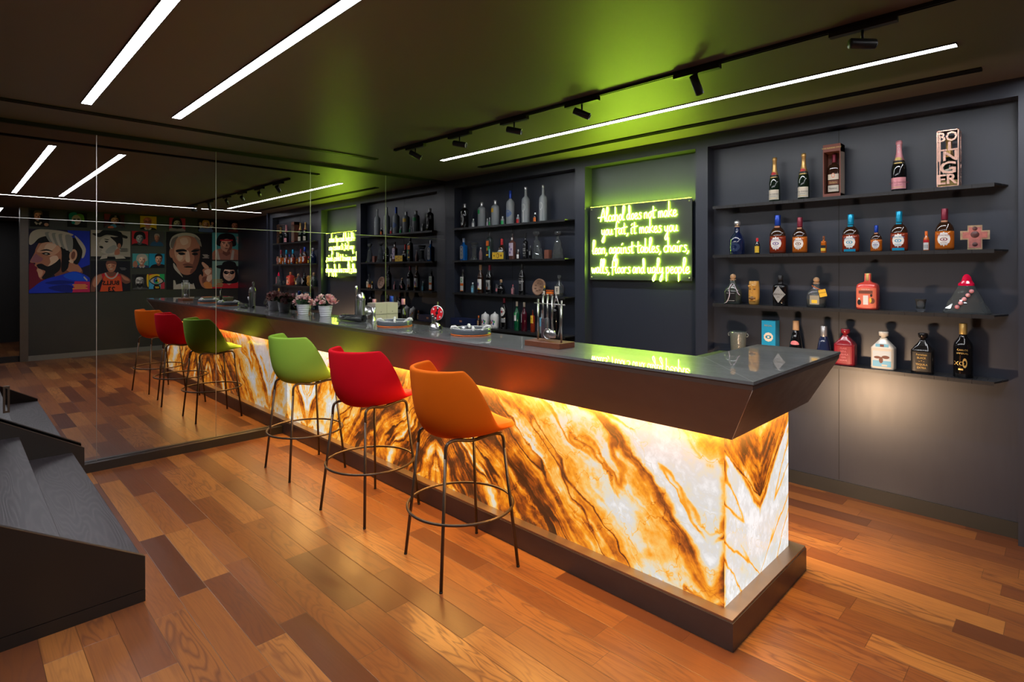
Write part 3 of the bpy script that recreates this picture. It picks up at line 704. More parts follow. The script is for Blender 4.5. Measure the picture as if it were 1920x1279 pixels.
def label_part(parent, name, w, d, n, z0, z1, fx, m, shape='rect', cx=0., art=(), text=(), lab=None, off=.0008):
    """a printed patch that follows the front of the body; art / text positions are fractions of the patch"""
    mb = MB(); N_ = 12; hw = fx * w; vs = []; fs = []
    for i in range(N_ + 1):
        u = -1 + 2 * i / N_; x = cx * w + u * hw; zc, hz = (z0 + z1) / 2, (z1 - z0) / 2
        if shape == 'diamond': h = hz * max(.02, 1 - abs(u))
        elif shape == 'oval': h = hz * math.sqrt(max(.002, 1 - u * u))
        elif shape == 'badge': h = hz * (math.sqrt(max(.01, 1 - u * u)) * (.88 + .12 * math.cos(u * 14)))
        elif shape == 'arch': h = hz * (1 if abs(u) < .7 else .86)
        else: h = hz
        y = surf_y(x, w, d, n, off); vs += [(x, y, zc - h), (x, y, zc + h)]
    for i in range(N_): a = 2 * i; fs.append((a, a + 2, a + 3, a + 1))
    mb.add(vs, fs, m, True)
    lay = off + .0005
    for (am, u0, u1, v0, v1, sh) in art:      # filled bands/ovals inside the patch
        K_ = 14; pv = []
        if sh == 'rect':
            for i in range(7):
                u = u0 + (u1 - u0) * i / 6; x = cx * w + u * hw; y = surf_y(x, w, d, n, lay); pv += [(x, y, z0 + (z1 - z0) * v0), (x, y, z0 + (z1 - z0) * v1)]
            mb.add(pv, [(2 * i, 2 * i + 2, 2 * i + 3, 2 * i + 1) for i in range(6)], am, True)
        else:
            for i in range(K_):
                a = 2 * PI * i / K_; u = (u0 + u1) / 2 + (u1 - u0) / 2 * math.cos(a); v = (v0 + v1) / 2 + (v1 - v0) / 2 * math.sin(a)
                x = cx * w + u * hw; pv.append((x, surf_y(x, w, d, n, lay + .0002), z0 + (z1 - z0) * v))
            mb.add(pv, [tuple(range(K_))], am)
        lay += .0003
    for (tm, txt, size, u, v, sx) in text:
        tv, tf = text_geo(txt, size * (z1 - z0), (sx, 1.), bold=.0)
        pv = []
        for (x, y) in tv:
            X_ = cx * w + u * hw + x; pv.append((X_, surf_y(X_, w, d, n, lay + .0006), z0 + (z1 - z0) * v + y))
        mb.add(pv, tf, tm)
    o = mb.build(name, parent)
    if lab: o['label'] = lab
    return o
def bottle(name, label, cat, x, y, z, w, h, prof, body, capm=None, capz=.78, n=2., dr=1., rz=0., labels=(), liquid=None, liqz=.55, group='bottles on the wall shelves', foil=None, stopper=None, capw=1.10):
    t = thing(name, label, cat, (x, y, z), rz, group); r = w / 2; S_ = sec(n, dr); P_ = [(p * r, q * h) for p, q in PROF[prof]]
    clear = body in (G_CLR,)
    b = MB(); pr = list(P_)
    if clear: pr = P_ + [(max(.001, a - .003 if a > .006 else a * .7), max(.004, q)) for a, q in reversed(P_)]; b.lathe(pr, body, seg=28, sec=S_, cap=True)
    else: b.lathe(pr, body, seg=28, sec=S_)
    b.build('glass_body', t)
    def at(q, tab=P_):
        for (a, z0), (b_, z1) in zip(tab, tab[1:]):
            if z1 >= q * h and z1 > z0: return a + (b_ - a) * (q * h - z0) / (z1 - z0)
        return tab[-1][0]
    if liquid:
        b = MB(); e = -.0035 if clear else .0007; q0 = .02
        pts = [(at(q0) + e, .007 if clear else q0 * h)] + [(max(.002, at(v) + e), v * h) for v in [q0 + (liqz - q0) * k / 6 for k in range(1, 7)]]
        b.lathe(pts, liquid, seg=28, sec=S_); b.build('liquid', t)
    if capm:
        b = MB(); c0 = [(a, q) for a, q in P_ if q >= capz * h]; a0 = at(capz)
        if prof == 'champagne': pts = [(a0 + .0008, capz * h)] + [(a + .0008, q) for a, q in c0] + [(.002, h + .0008)]
        else: rr = at(min(.97, capz + .06)) * capw; pts = [(rr * .98, capz * h), (rr, capz * h + .002), (rr, h * .995), (rr * .9, h + .001), (.002, h + .001)]
        b.lathe(pts, capm, seg=22, sec=S_ if prof == 'champagne' else None); b.build('foil' if prof == 'champagne' else 'cap', t)
    if stopper == 'ball':
        b = MB(); q = P_[-1][1]; b.lathe([(r * .30, q - .004), (r * .36, q + .002), (r * .30, q + .006)], K['cork'], seg=20); b.ball((0, 0, q + (h - q) * .55), (h - q) * .47, K['cork'] if body != G_NAVY else K['silver']); b.build('stopper', t)
    if stopper == 'block':
        q = P_[-1][1]; b = MB(); b.lathe([(r * .24, q - .004), (r * .24, q + .008), (r * .42, q + (h - q) * .35), (r * .46, h - .004), (r * .40, h)], capm or body, seg=8); b.build('stopper', t)
    for L_ in labels:
        L_ = dict(L_); nm = L_.pop('name', 'label'); z0, z1 = L_.pop('z'); fx = L_.pop('fx', .8); m_ = L_.pop('m')
        label_part(t, nm, at((z0 + z1) / 2), at((z0 + z1) / 2) * dr, n, z0 * h, z1 * h, fx, m_, **L_)
    return t
def place(name, label, cat, k, pxl, pxr, pyt, prof, body, y=1.965, n=2., dr=1., **kw):
    x, w, z, dep = at_shelf(pxl, pxr, k, y, dr, n < 3)
    return bottle(name, label, cat, x, y, z, w, max(.03, ztop(pyt, dep) - z), prof, body, n=n, dr=dr, **kw)
GR = 'bottles on the right bay shelves'; GLf = 'bottles on the left bay shelves'; GM = 'miniature bottles on the wall shelves'
# --- right bay, top shelf
moet = lambda c, tx: [dict(z=(.05, .27), fx=.92, m=c, art=((K['goldp'], -.8, .8, .12, .17, 'rect'),), text=((tx, 'MOET & CHANDON', .20, 0, .55, .8), (tx, 'CHAMPAGNE', .10, 0, .33, .9))),
                      dict(name='neck_band', z=(.50, .60), fx=.9, m=K['black'], art=((K['goldp'], -.9, .9, .4, .6, 'rect'),))]
for pl, pr_, pt, where in ((1441.8, 1463, 295.6, 'left'), (1495.6, 1518, 287.5, 'right')):
    place('champagne_bottle', '%s gold foiled champagne bottle of the pair left of the brown box' % where, 'bottle', 0, pl, pr_, pt, 'champagne', G_DARK, capm=K['gold'], capz=.60, group=GR,
          labels=moet(K['cream'], K['ink']) + [dict(name='red_seal', z=(.585, .665), fx=.75, m=K['red'], shape='oval', off=.003)])
place('champagne_bottle', 'pink foiled champagne bottle standing alone left of the copper case', 'bottle', 0, 1670.7, 1701, 263.7, 'champagne', G_BLACK, capm=K['pink'], capz=.60, group=GR,
      labels=moet(K['pink'], K['maroon']) + [dict(name='gold_seal', z=(.585, .665), fx=.75, m=K['goldp'], shape='oval', off=.003), dict(name='neck_text', z=(.68, .92), fx=.7, m=K['pink'], off=.0012, text=((K['white'], 'M\nO\nE\nT', .25, 0, .52, 1.),))])
# boxed bottle
def open_box():
    x0 = bp(1543, 367, 'y', 1.915).x; x1 = bp(1576, 367, 'y', 1.915).x; dep = depth((x1, 1.915, 2)); h = ztop(268, dep) - SHZ[0]; w = x1 - x0
    t = thing('bottle_gift_box', 'open brown gift box on the top shelf holding a bottle', 'box', ((x0 + x1) / 2, 1.965, SHZ[0]), 0)
    a = w / 2; d = .05; b = MB()
    b.box(-a, -a + .006, -d, d, 0, h, K['brown']); b.box(a - .006, a, -d, d, 0, h, C('tan_board', (.38, .30, .24), .6)); b.box(-a, a, d - .005, d, 0, h, K['brown']); b.box(-a, a, -d, d, 0, .022, K['brown']); b.box(-a, a, -d, d, h - .05, h, K['brown']); b.box(-a, a, -d - .001, -d, h - .05, h, C('reddish_board', (.22, .07, .05), .55)); b.box(-a, a, -d - .001, -d, 0, .022, C('reddish_board', (.22, .07, .05), .55))
    for s_ in (-1, 1): b.box(s_ * a - .003 * s_ - .003, s_ * a - .003 * s_ + .003, -d - .001, -d, .022, h - .05, C('reddish_board', (.22, .07, .05), .55))
    tv, tf = text_geo('RARE BLENDED SPIRIT', .012); b.add([(x, -d - .0025, h - .025 + y) for x, y in tv], tf, K['goldp']); b.build('carton', t)
    bottle('liquor_bottle', 'boxed brown liquor bottle with cream label inside the open brown box', 'bottle', (x0 + x1) / 2, 1.972, SHZ[0] + .0222, w - .030, h - .085, 'flatsq', G_BRN, capm=K['maroon'], capz=.80, n=3.5, dr=.62, group=GR,
           labels=[dict(z=(.06, .22), fx=.85, m=K['cream'], text=((K['ink'], 'Reserve', .35, 0, .5, 1),)), dict(z=(.24, .34), fx=.85, m=K['brown'], text=((K['goldp'], 'Solera', .7, 0, .5, 1),)), dict(z=(.36, .50), fx=.85, m=K['cream'], art=((K['copper'], -.35, .35, .3, 1.2, 'oval'), (K['cream'], -.2, .2, .5, 1.0, 'oval')))])
open_box()
# copper openwork case
def lattice_case():
    x0 = bp(1756, 350, 'y', 1.915).x; x1 = bp(1798, 348, 'y', 1.915).x; dep = depth((x1, 1.915, 2.2)); h = ztop(240.5, dep) - SHZ[0]; a = (x1 - x0) / 2; d = .052
    t = thing('champagne_case', 'tall openwork rose gold case of big cut letters on the top shelf', 'case', ((x0 + x1) / 2, 1.967, SHZ[0]), 0)
    cm = C('rose_gold', (.80, .48, .38), .26, metal=1.0); b = MB(); f = .006
    for sx in (-1, 1):
        for sy in (-1, 1): b.box(sx * a - (f if sx > 0 else 0), sx * a + (0 if sx > 0 else f), sy * d - (f if sy > 0 else 0), sy * d + (0 if sy > 0 else f), 0, h, cm)
    for z in (0, h - f): b.box(-a, a, -d, d, z, z + f, cm)
    b.build('frame', t)
    rows = ('BO', 'LL', 'IN', 'G', 'ER'); rh = [.19, .17, .19, .24, .19]; z = h - .008
    bk = C('olive_gold', (.20, .14, .05), .25, metal=.9)
    def face(xf, name):
        mb = MB(); z_ = h - .010
        for r_, q in zip(rows, rh):
            hh = (h - .02) * q; tv, tf = text_geo(r_, 1., bold=.02); xs = [p[0] for p in tv]; yy = [p[1] for p in tv]; sx_ = (2 * (a if name == 'front_letters' else d) - .014) / (max(xs) - min(xs)); sy_ = hh * .96 / (max(yy) - min(yy))
            if r_ == 'G': sx_ *= .86
            for dep_, m_ in ((0, cm), (.004, bk)):
                mb.add([xf((p[0] - (max(xs) + min(xs)) / 2) * sx_, z_ - hh / 2 + (p[1] - (max(yy) + min(yy)) / 2) * sy_, dep_) for p in tv], tf, m_)
            z_ -= hh + .0
        mb.build(name, t)
    face(lambda u, z, e: (u, -d + .001 - (.004 - e), z), 'front_letters'); face(lambda u, z, e: (a - .001 + (.004 - e), u, z), 'side_letters')
    b = MB(); b.box(-a + .001, a - .001, -d + .004, -d + .0055, .001, .04, bk); b.build('kick_panel', t)
    bottle('champagne_bottle', 'dark champagne bottle standing inside the rose gold openwork case', 'bottle', (x0 + x1) / 2, 1.967, SHZ[0] + .0065, .082, h * .86, 'champagne', G_DARK, capm=K['gold'], capz=.60, group=GR, labels=[dict(z=(.2, .36), fx=.6, m=K['cream'], shape='badge', text=((K['ink'], 'BO', .7, 0, .5, 1),))])
lattice_case()
# --- right bay, second shelf
place('liquor_decanter', 'navy blue porcelain decanter with cork at the left end of the second shelf', 'bottle', 1, 1367.6, 1397, 413, 'dome', G_NAVY, stopper='ball', group=GR, labels=[dict(name='embossing', z=(.08, .36), fx=.7, m=C('navy_relief', (.02, .035, .09), .25), shape='badge', art=((G_NAVY, -.5, .5, .3, .7, 'oval'),))])
place('miniature_bottle', 'tiny black bottle with red cap and yellow label, right of the navy decanter', 'bottle', 1, 1415, 1425, 446.6, 'mini', G_BLACK, capm=K['red'], group=GM, labels=[dict(z=(.1, .5), fx=.9, m=K['yellow'])])
def chivas(label, k, pl, pr_, pt, cap, liq, lc, band, small=False):
    place('whisky_bottle' if not small else 'miniature_bottle', label, 'bottle', k, pl, pr_, pt, 'whisky', G_BRN, capm=cap, capz=.735, liquid=liq, liqz=.46, group=GR if not small else GM, dr=.72, n=2.3,
          labels=[dict(z=(.09, .45), fx=.66, m=K['white'], shape='badge', art=((lc, -.60, .60, .36, .60, 'oval'), (K['white'], -.42, .42, .40, .56, 'oval'), (lc, -.16, .16, .43, .53, 'oval')), text=((lc, 'CHIVAS REGAL', .15, 0, .74, .78), (lc, 'BLENDED', .10, 0, .25, .8), (lc, 'SCOTCH WHISKY', .07, 0, .13, .8)))] +
          ([dict(name='lower_label', z=(.02, .085), fx=.7, m=band)] if band else []) + [dict(name='neck_label', z=(.655, .72), fx=.8, m=K['copper'] if cap in (K['blue'], K['maroon']) else cap, off=.002)])
chivas('blue capped whisky bottle with violet and gold badge on the second shelf', 1, 1442.4, 1473.9, 403.9, K['blue'], G_RED, K['purple'], None)
chivas('maroon capped whisky bottle beside the blue capped one on the second shelf', 1, 1485.5, 1514, 408, K['maroon'], G_AMB, K['brown'], None)
place('miniature_bottle', 'tiny amber bottle with slanted gold label on the second shelf', 'bottle', 1, 1539, 1550, 442.5, 'square', G_AMB, capm=K['black'], group=GM, n=4, labels=[dict(z=(.3, .45), fx=.9, m=K['ink']), dict(z=(.12, .28), fx=.9, m=K['yellow'])])
chivas('cyan capped whisky bottle above the amber round tequila, left of the blue miniature', 1, 1579, 1611.4, 402.5, K['cyan'], G_RED, K['cyan'], K['cyan'])
chivas('small blue capped whisky miniature between the two cyan capped bottles', 1, 1632, 1654, 422.8, K['blue'], G_AMB, K['purple'], None, True)
chivas('cyan capped whisky bottle right of the small blue capped miniature', 1, 1669, 1702.6, 396.8, K['cyan'], G_RED, K['cyan'], K['cyan'])
place('miniature_bottle', 'tiny amber bottle with red and white label left of the last whisky', 'bottle', 1, 1730.7, 1742.9, 433.8, 'mini', G_AMB, capm=K['orange'], group=GM, labels=[dict(z=(.05, .42), fx=.8, m=K['white'], text=((K['ink'], '|||||', .5, 0, .5, .8),)), dict(z=(.43, .56), fx=.9, m=K['red'])])
chivas('maroon capped whisky bottle beside the cross ornament', 1, 1752.8, 1789.4, 391.7, K['maroon'], G_AMB, K['maroon'], None)
def cross():
    x, w, z, dep = at_shelf(1806, 1849.5, 1, 1.965, .25, False); h = ztop(422.6, dep) - z; a = w / 2
    t = thing('cross_ornament', 'gilded rose cross ornament at the right end of the second shelf', 'ornament', (x, 1.965, z), math.radians(8))
    def cr(b, s_, d0, d1, m_):
        X1, X2, Z = a * s_, a * .50 * s_, h
        c = h * .5
        pts = [(-X2, c - (c) * s_), (X2, c - c * s_), (X2, h * .42 + .012 * (1 - s_) * 4), (X1, h * .42 + .012 * (1 - s_) * 4), (X1, h * .78 - .012 * (1 - s_) * 4), (X2, h * .78 - .012 * (1 - s_) * 4), (X2, c + c * s_), (-X2, c + c * s_), (-X2, h * .78 - .012 * (1 - s_) * 4), (-X1, h * .78 - .012 * (1 - s_) * 4), (-X1, h * .42 + .012 * (1 - s_) * 4), (-X2, h * .42 + .012 * (1 - s_) * 4)]
        vs = [(p, d0, q) for p, q in pts] + [(p, d1, q) for p, q in pts]; n_ = 12
        b.add(vs, [tuple(range(n_)), tuple(range(2 * n_ - 1, n_ - 1, -1))] + [(k, n_ + k, n_ + (k + 1) % n_, (k + 1) % n_) for k in range(n_)], m_)
    b = MB(); cr(b, 1., -.012, .012, C('gilt_edge', (.50, .36, .22), .35, metal=.5, var=.5, vscale=60)); fixn(b.build('gilt_body', t))
    b = MB(); cr(b, .84, -.0145, -.012, C('rose_enamel', (.45, .15, .13), .4, var=.5, vscale=50)); 
    for zc, r_ in ((.62, .02), (.86, .012), (.22, .013)): b.lathe([(r_, 0), (r_ * .9, .002), (.001, .003)], C('dark_enamel', (.10, .04, .04), .4), seg=14, M=Matrix.Translation((0, -.0145, h * zc)) @ Matrix.Rotation(PI / 2, 4, 'X'))
    fixn(b.build('enamel_face', t))
cross()
# --- right bay, third shelf
o = place('tequila_bottle', 'round dark tequila bottle with lilac ribbon at the left of the third shelf', 'bottle', 2, 1355.7, 1393, 513.8, 'dome', C('grey_green_glass', (.035, .045, .04), .12, coat=.4), stopper='ball', n=3., dr=.7, group=GR, labels=[dict(z=(.07, .42), fx=.6, m=K['black'], art=((K['grey'], -.8, .8, .1, .15, 'rect'), (K['grey'], -.8, .8, .8, .85, 'rect')))])
b = MB(); b.tube(catm([(0, -.02, .155), (-.012, -.04, .12), (-.002, -.058, .07), (-.02, -.06, .02), (-.045, -.055, .004)], 5), .003, K['lilac'], 6); b.tube(catm([(.01, -.02, .155), (.035, -.035, .125), (.055, -.04, .085), (.07, -.04, .07)], 5), .003, K['lilac'], 6); rb_ = b.build('ribbon', o); rb_['label'] = 'lilac ribbon'
def tiki():
    x, w, z, dep = at_shelf(1403.8, 1424, 2); h = ztop(527, dep) - z; r = w / 2
    t = thing('tiki_mug', 'ochre ceramic tiki mug with carved face on the third shelf', 'mug', (x, 1.965, z), math.radians(0)); m_ = C('ochre_ceramic', (.50, .27, .06), .3, coat=.4, var=.25)
    b = MB(); b.lathe([(r * .82, 0), (r * .9, h * .06), (r, h * .3), (r, h * .7), (r * .9, h * .98), (r * .84, h), (r * .76, h * .98), (r * .74, h * .12)], m_, seg=28, sec=sec(2.6)); b.build('mug_body', t)
    b = MB(); f = -r
    b.box(-r * .18, r * .18, f - .008, f + .01, h * .52, h * .80, m_, bev=.004); b.build('nose', t)
    for s_ in (-1, 1):
        b = MB(); b.ball((s_ * r * .42, f * .93, h * .66), r * .2, C('tiki_groove', (.12, .06, .015), .4), 12, (1.3, .5, .8)); b.build('eye', t)
        b = MB(); b.box(s_ * r * .45 - r * .35, s_ * r * .45 + r * .35, f * .98 - .004, f * .8, h * .76, h * .83, m_, bev=.003); b.build('brow', t)
    b = MB(); b.lathe([(1, -.5), (1, .5)], C('tiki_groove', (.12, .06, .015), .4), seg=20, M=Matrix.Translation((0, f * .93, h * .27)) @ Matrix.Diagonal((r * .62, r * .25, h * .16, 1))); b.build('mouth', t)
    for q in (.33, .20): 
        b = MB(); b.box(-r * .62, r * .62, f - .006, f * .8, h * q - h * .025, h * q + h * .025, m_, bev=.003); b.build('lip', t)
tiki()
place('gin_bottle', 'squat black gin bottle with a grey diamond label on the third shelf', 'bottle', 2, 1449, 1478, 516.6, 'square', G_BLACK, capm=K['black'], capz=.84, dr=.9, n=2.4, group=GR, labels=[dict(z=(.10, .66), fx=.86, m=K['grey'], shape='diamond', text=((K['ink'], "HENDRICK'S", .13, 0, .5, .85), (K['ink'], 'GIN', .09, 0, .34, 1), (K['ink'], '*', .14, 0, .7, 1)))])
o = place('tequila_bottle', 'round clear bottle of golden tequila with yellow tag on the third shelf', 'bottle', 2, 1512, 1549.6, 520, 'dome', G_CLR, stopper='ball', liquid=G_GOLDL, liqz=.26, n=3., dr=.75, group=GR, labels=[dict(z=(.10, .40), fx=.5, m=C('pale_label', (.30, .28, .22), .4), art=((K['yellow'], -.6, .6, .15, .5, 'rect'),))])
b = MB(); b.box(-.022, .022, -.001, .001, -.05, 0, K['yellow']); tv, tf = text_geo('PATRON', .011); b.add([(p[0], -.0015, -.022 + p[1]) for p in tv], tf, K['ink']); tg = b.build('hang_tag', o); tg.location = (.048, -.052, .125); tg.rotation_euler = (.12, -.25, .3); tg['label'] = 'yellow hang tag'
b = MB(); b.tube(catm([(-.025, -.012, .150), (0, -.032, .140), (.03, -.045, .128), (.048, -.052, .124)], 4), .0022, K['orange'], 6); b.build('ribbon', o)
place('liqueur_bottle', 'coral red square bottle with printed figures on the third shelf', 'bottle', 2, 1607, 1648, 512.8, 'flatsq', C('coral_ceramic', (.68, .07, .05), .2, coat=.5), capm=K['goldp'], capz=.80, n=5., dr=1., group=GR,
      labels=[dict(z=(.06, .60), fx=.93, m=K['salmon'], art=((K['white'], -.25, .25, .15, .62, 'rect'), (K['ink'], -.85, -.45, .12, .4, 'oval'), (K['brown'], .4, .9, .2, .5, 'oval'), (K['yellow'], .35, .6, .25, .5, 'oval'), (K['ink'], .45, .68, .55, .7, 'oval'), (K['cream'], -.75, -.55, .4, .5, 'oval'), (K['brown'], -.7, .7, .72, .86, 'rect')), text=((K['white'], 'LIQUEUR', .09, 0, .92, 1),))])
def shot_glass():
    x, w, z, dep = at_shelf(1714.5, 1738, 2); h = ztop(560.7, dep) - z; r = w / 2
    b = MB(); b.lathe([(r * .62, 0), (r * .72, .004), (r * .8, h * .3), (r * .72, h * .45), (r * .95, h * .95), (r, h), (r * .92, h), (r * .62, h * .45), (r * .5, h * .22)], M_GLASS, seg=24)
    tag(b.build('shot_glass', None, (x, 1.965, z)), 'small clear shot glass alone on the third shelf', 'glass')
shot_glass()
def mountain():
    x, w, z, dep = at_shelf(1774, 1851, 2, 1.965, .45, False); h = ztop(514, dep) - z; a = w / 2; d = a * .5
    t = thing('mountain_decanter', 'clear mountain shaped decanter with red crystal stopper at the shelf end', 'decanter', (x, 1.965, z), math.radians(4))
    pr = [(1, 0), (1.0, .03), (.9, .12), (.74, .27), (.63, .40), (.50, .52), (.44, .60), (.33, .70)]; rnd = random.Random(3); b = MB(); vs = []; fs = []; sg_ = 16
    jit = [rnd.uniform(.93, 1.06) for _ in range(sg_)]
    def ring(p, q, k=1.): return [(a * p * math.cos(2 * PI * j / sg_) * jit[(j + int(q * 9)) % sg_] * k, d * p * math.sin(2 * PI * j / sg_) * jit[j] * k, h * q) for j in range(sg_)]
    seq = [(p, q, 1.) for p, q in pr] + [(p * .94, q + .01, 1) for p, q in reversed(pr)]
    for p, q, k in seq: vs += ring(p, q, k)
    for i in range(len(seq) - 1):
        for j in range(sg_): A_ = i * sg_ + j; B_ = i * sg_ + (j + 1) % sg_; fs.append((A_, B_, B_ + sg_, A_ + sg_))
    fs.append(tuple(range(sg_))[::-1]); fs.append(tuple((len(seq) - 1) * sg_ + j for j in range(sg_)))
    b.add(vs, fs, G_CLR); fixn(b.build('glass_body', t))
    b = MB(); vs = []; fs = []; pr2 = [(.34, .705), (.33, .76), (.22, .82), (.17, .93), (.10, .98), (.02, 1.)]
    for p, q in pr2: vs += ring(p, q)
    for i in range(len(pr2) - 1):
        for j in range(sg_): A_ = i * sg_ + j; B_ = i * sg_ + (j + 1) % sg_; fs.append((A_, B_, B_ + sg_, A_ + sg_))
    fs.append(tuple(range(sg_))[::-1]); fs.append(tuple((len(pr2) - 1) * sg_ + j for j in range(sg_)))
    b.add(vs, fs, C('crimson_crystal', (.62, .005, .05), .1, coat=.6)); s_ = fixn(b.build('stopper', t)); s_['label'] = 'crimson crystal stopper'
    for k in range(5):
        b = MB(); cx_ = -.36 * a + .14 * a * k; cz_ = h * (.17 + .10 * k); yy = -d * (1.02 - .185 * k * .55) 
        b.lathe([(.0115, 0), (.0115, .002), (.001, .0025)], K['rose'] if k % 4 == 0 else K['pink'], seg=18, M=Matrix.Translation((cx_, yy, cz_)) @ Matrix.Rotation(PI / 2, 4, 'X'))
        tv, tf = text_geo('AGUAC'[k], .014); b.add([(cx_ + p[0], yy - .0035, cz_ + p[1]) for p in tv], tf, K['white']); b.build('badge', t)
mountain()
# --- right bay, lowest shelf
def bucket():
    x, w, z, dep = at_shelf(1368, 1400, 3); h = ztop(621.7, dep) - z; r = w / 2
    t = thing('ice_bucket', 'cut glass ice bucket at the left end of the lowest shelf', 'ice bucket', (x, 1.965, z)); b = MB(); gm = mat('cut_glass', (.75, .85, .78), .12, trans=.85, bump=1.0, bscale=140)
    b.lathe([(r * .8, 0), (r * .86, .006), (r * .98, h * .9), (r, h), (r * .92, h), (r * .78, .02)], gm, seg=28); b.build('bowl', t)
    for s_ in (-1, 1): b = MB(); b.tube([(s_ * (r + .006 + .010 * math.cos(a)), 0, h * .86 + .012 * math.sin(a)) for a in [2 * PI * k / 14 for k in range(14)]], .004, gm, 8, closed=True); b.build('handle', t)
bucket()
def carton(name, label, pl, pm, pr_, pt, k, m_, rz=0., y=1.945, arts=(), txt=(), dpt=.08, cat='box', zb=None, group=None):
    z = SHZ[k] if zb is None else zb; x0 = bp(pl, 500, 'y', y).x; x1 = bp(pm, 500, 'y', y).x; dep = depth((x1, y, z)); h = ztop(pt, dep) - z
    b = MB(); a = (x1 - x0) / 2; b.box(-a, a, 0, dpt, 0, h, m_)
    for am, u0, u1, v0, v1, sh in arts:
        if sh == 'rect': b.add([(a * u0, -.0008, h * v0), (a * u1, -.0008, h * v0), (a * u1, -.0008, h * v1), (a * u0, -.0008, h * v1)], [(0, 1, 2, 3)], am)
        else: b.add([(a * ((u0 + u1) / 2 + (u1 - u0) / 2 * math.cos(q * PI / 10) * (1 if q % 2 else .93)), -.0010 - .0002 * len(b.v) / 40, h * ((v0 + v1) / 2 + (v1 - v0) / 2 * math.sin(q * PI / 10) * (1 if q % 2 else .93))) for q in range(20)], [tuple(range(20))], am)
    for tm, tx, sz, u, v in txt:
        tv, tf = text_geo(tx, sz * h); b.add([(a * u + p[0], -.003, h * v + p[1]) for p in tv], tf, tm)
    o = b.build(name, None, ((x0 + x1) / 2, y, z), rz); tag(o, label, cat, group); return o
carton('bottle_carton', 'bright blue bottle carton with cream badge on the lowest shelf', 1428, 1453.8, 1463, 602, 3, C('azure_card', (.01, .26, .48), .4), arts=((K['cream'], -.7, .7, .42, .68, 'oval'), (K['cyan'], -.45, .45, .50, .60, 'oval'), (K['cream'], -.2, .2, .52, .58, 'oval')), txt=((K['goldp'], 'REGAL', .07, 0, .86),))
place('liqueur_bottle', 'black bottle with a pink fruit label behind the bar end', 'bottle', 3, 1478, 1507, 601.6, 'cone', G_BLACK, capm=K['cork'], capz=.76, group=GR, capw=1.2, labels=[dict(z=(.33, .50), fx=.75, m=K['rose'], shape='oval'), dict(z=(.05, .30), fx=.7, m=K['cream'], shape='badge')])
place('gin_bottle', 'faceted dark blue glass bottle with silver cap and white crest', 'bottle', 3, 1529, 1560.5, 611.4, 'cone', C('midnight_glass', (.012, .02, .06), .07, coat=.6), capm=K['silver'], capz=.70, group=GR, capw=1.15, n=2.6, labels=[dict(name='crest', z=(.05, .26), fx=.62, m=K['lilac'], shape='badge')])
def deco(label, pl, pr_, pt, body, capm, lm, tm, txt, extra=()):
    t = place('tequila_decanter', label, 'bottle', 3, pl, pr_, pt, 'house', body, capm=None, stopper='block', n=6., dr=.8, group=GR,
          labels=[dict(z=(.06, .54), fx=.82, m=lm, text=tuple((tm, s_, .14, 0, .86 - .17 * i, .9) for i, s_ in enumerate(txt))), *extra])
    return t
G_BURG = C('burgundy_ceramic', (.22, .012, .022), .2, coat=.5); G_CRM = C('cream_ceramic', (.66, .62, .54), .25, coat=.4)
deco('burgundy ceramic decanter with cream lettering beside the bar end', 1565, 1605.5, 616.6, G_BURG, G_BURG, C('burgundy_panel', (.26, .02, .03), .3), K['rose'], ('CLASE', 'AZUL', 'TEQUILA', '100%', 'AGAVE'))
deco('white ceramic decanter painted with an eagle over blue water', 1635.7, 1678, 621.7, G_CRM, G_CRM, K['cream'], K['sky'], ('TEQUILA',),
     extra=[dict(name='painting', z=(.08, .50), fx=.78, m=C('pale_sky', (.55, .62, .66), .4), off=.0022, art=((K['sky'], -1, 1, 0, .38, 'rect'), (K['brown'], -.3, .15, .22, .62, 'oval'), (K['brown'], -.85, -.1, .5, .66, 'oval'), (K['brown'], .0, .85, .52, .72, 'oval'), (K['cream'], .0, .6, .05, .15, 'rect'))), dict(name='roof_band', z=(.60, .68), fx=.7, m=K['sky'], art=((K['brown'], -.3, .3, .1, .9, 'rect'),), off=.006)])
deco('black ceramic decanter with gold lettering on the lowest shelf', 1711, 1750, 624.5, C('black_ceramic', (.008, .008, .009), .12, coat=.5), K['goldp'], C('black_panel', (.02, .018, .016), .3), K['goldp'], ('Fortaleza', 'BLACK', '~ * ~', 'TEQUILA', 'EXTRA'))
place('brandy_bottle', 'black brandy bottle with gold cap and gold dragon print at the shelf end', 'bottle', 3, 1787, 1825, 606.7, 'wine', G_BLACK, capm=K['goldp'], capz=.80, group=GR, n=2.3, dr=.8, capw=1.15,
      labels=[dict(name='gold_print', z=(.42, .54), fx=.75, m=G_BLACK, text=((K['goldp'], 'CARLOS', .36, 0, .78, 1), (K['goldp'], 'IMPERIAL', .36, 0, .25, 1))), dict(name='gold_print', z=(.08, .38), fx=.8, m=G_BLACK, art=((K['goldp'], .0, .6, .35, .95, 'oval'), (G_BLACK, .12, .48, .5, .8, 'oval'), (K['goldp'], -.5, .1, .2, .3, 'rect')), text=((K['goldp'], 'XO', .35, -.4, .6, 1),))])

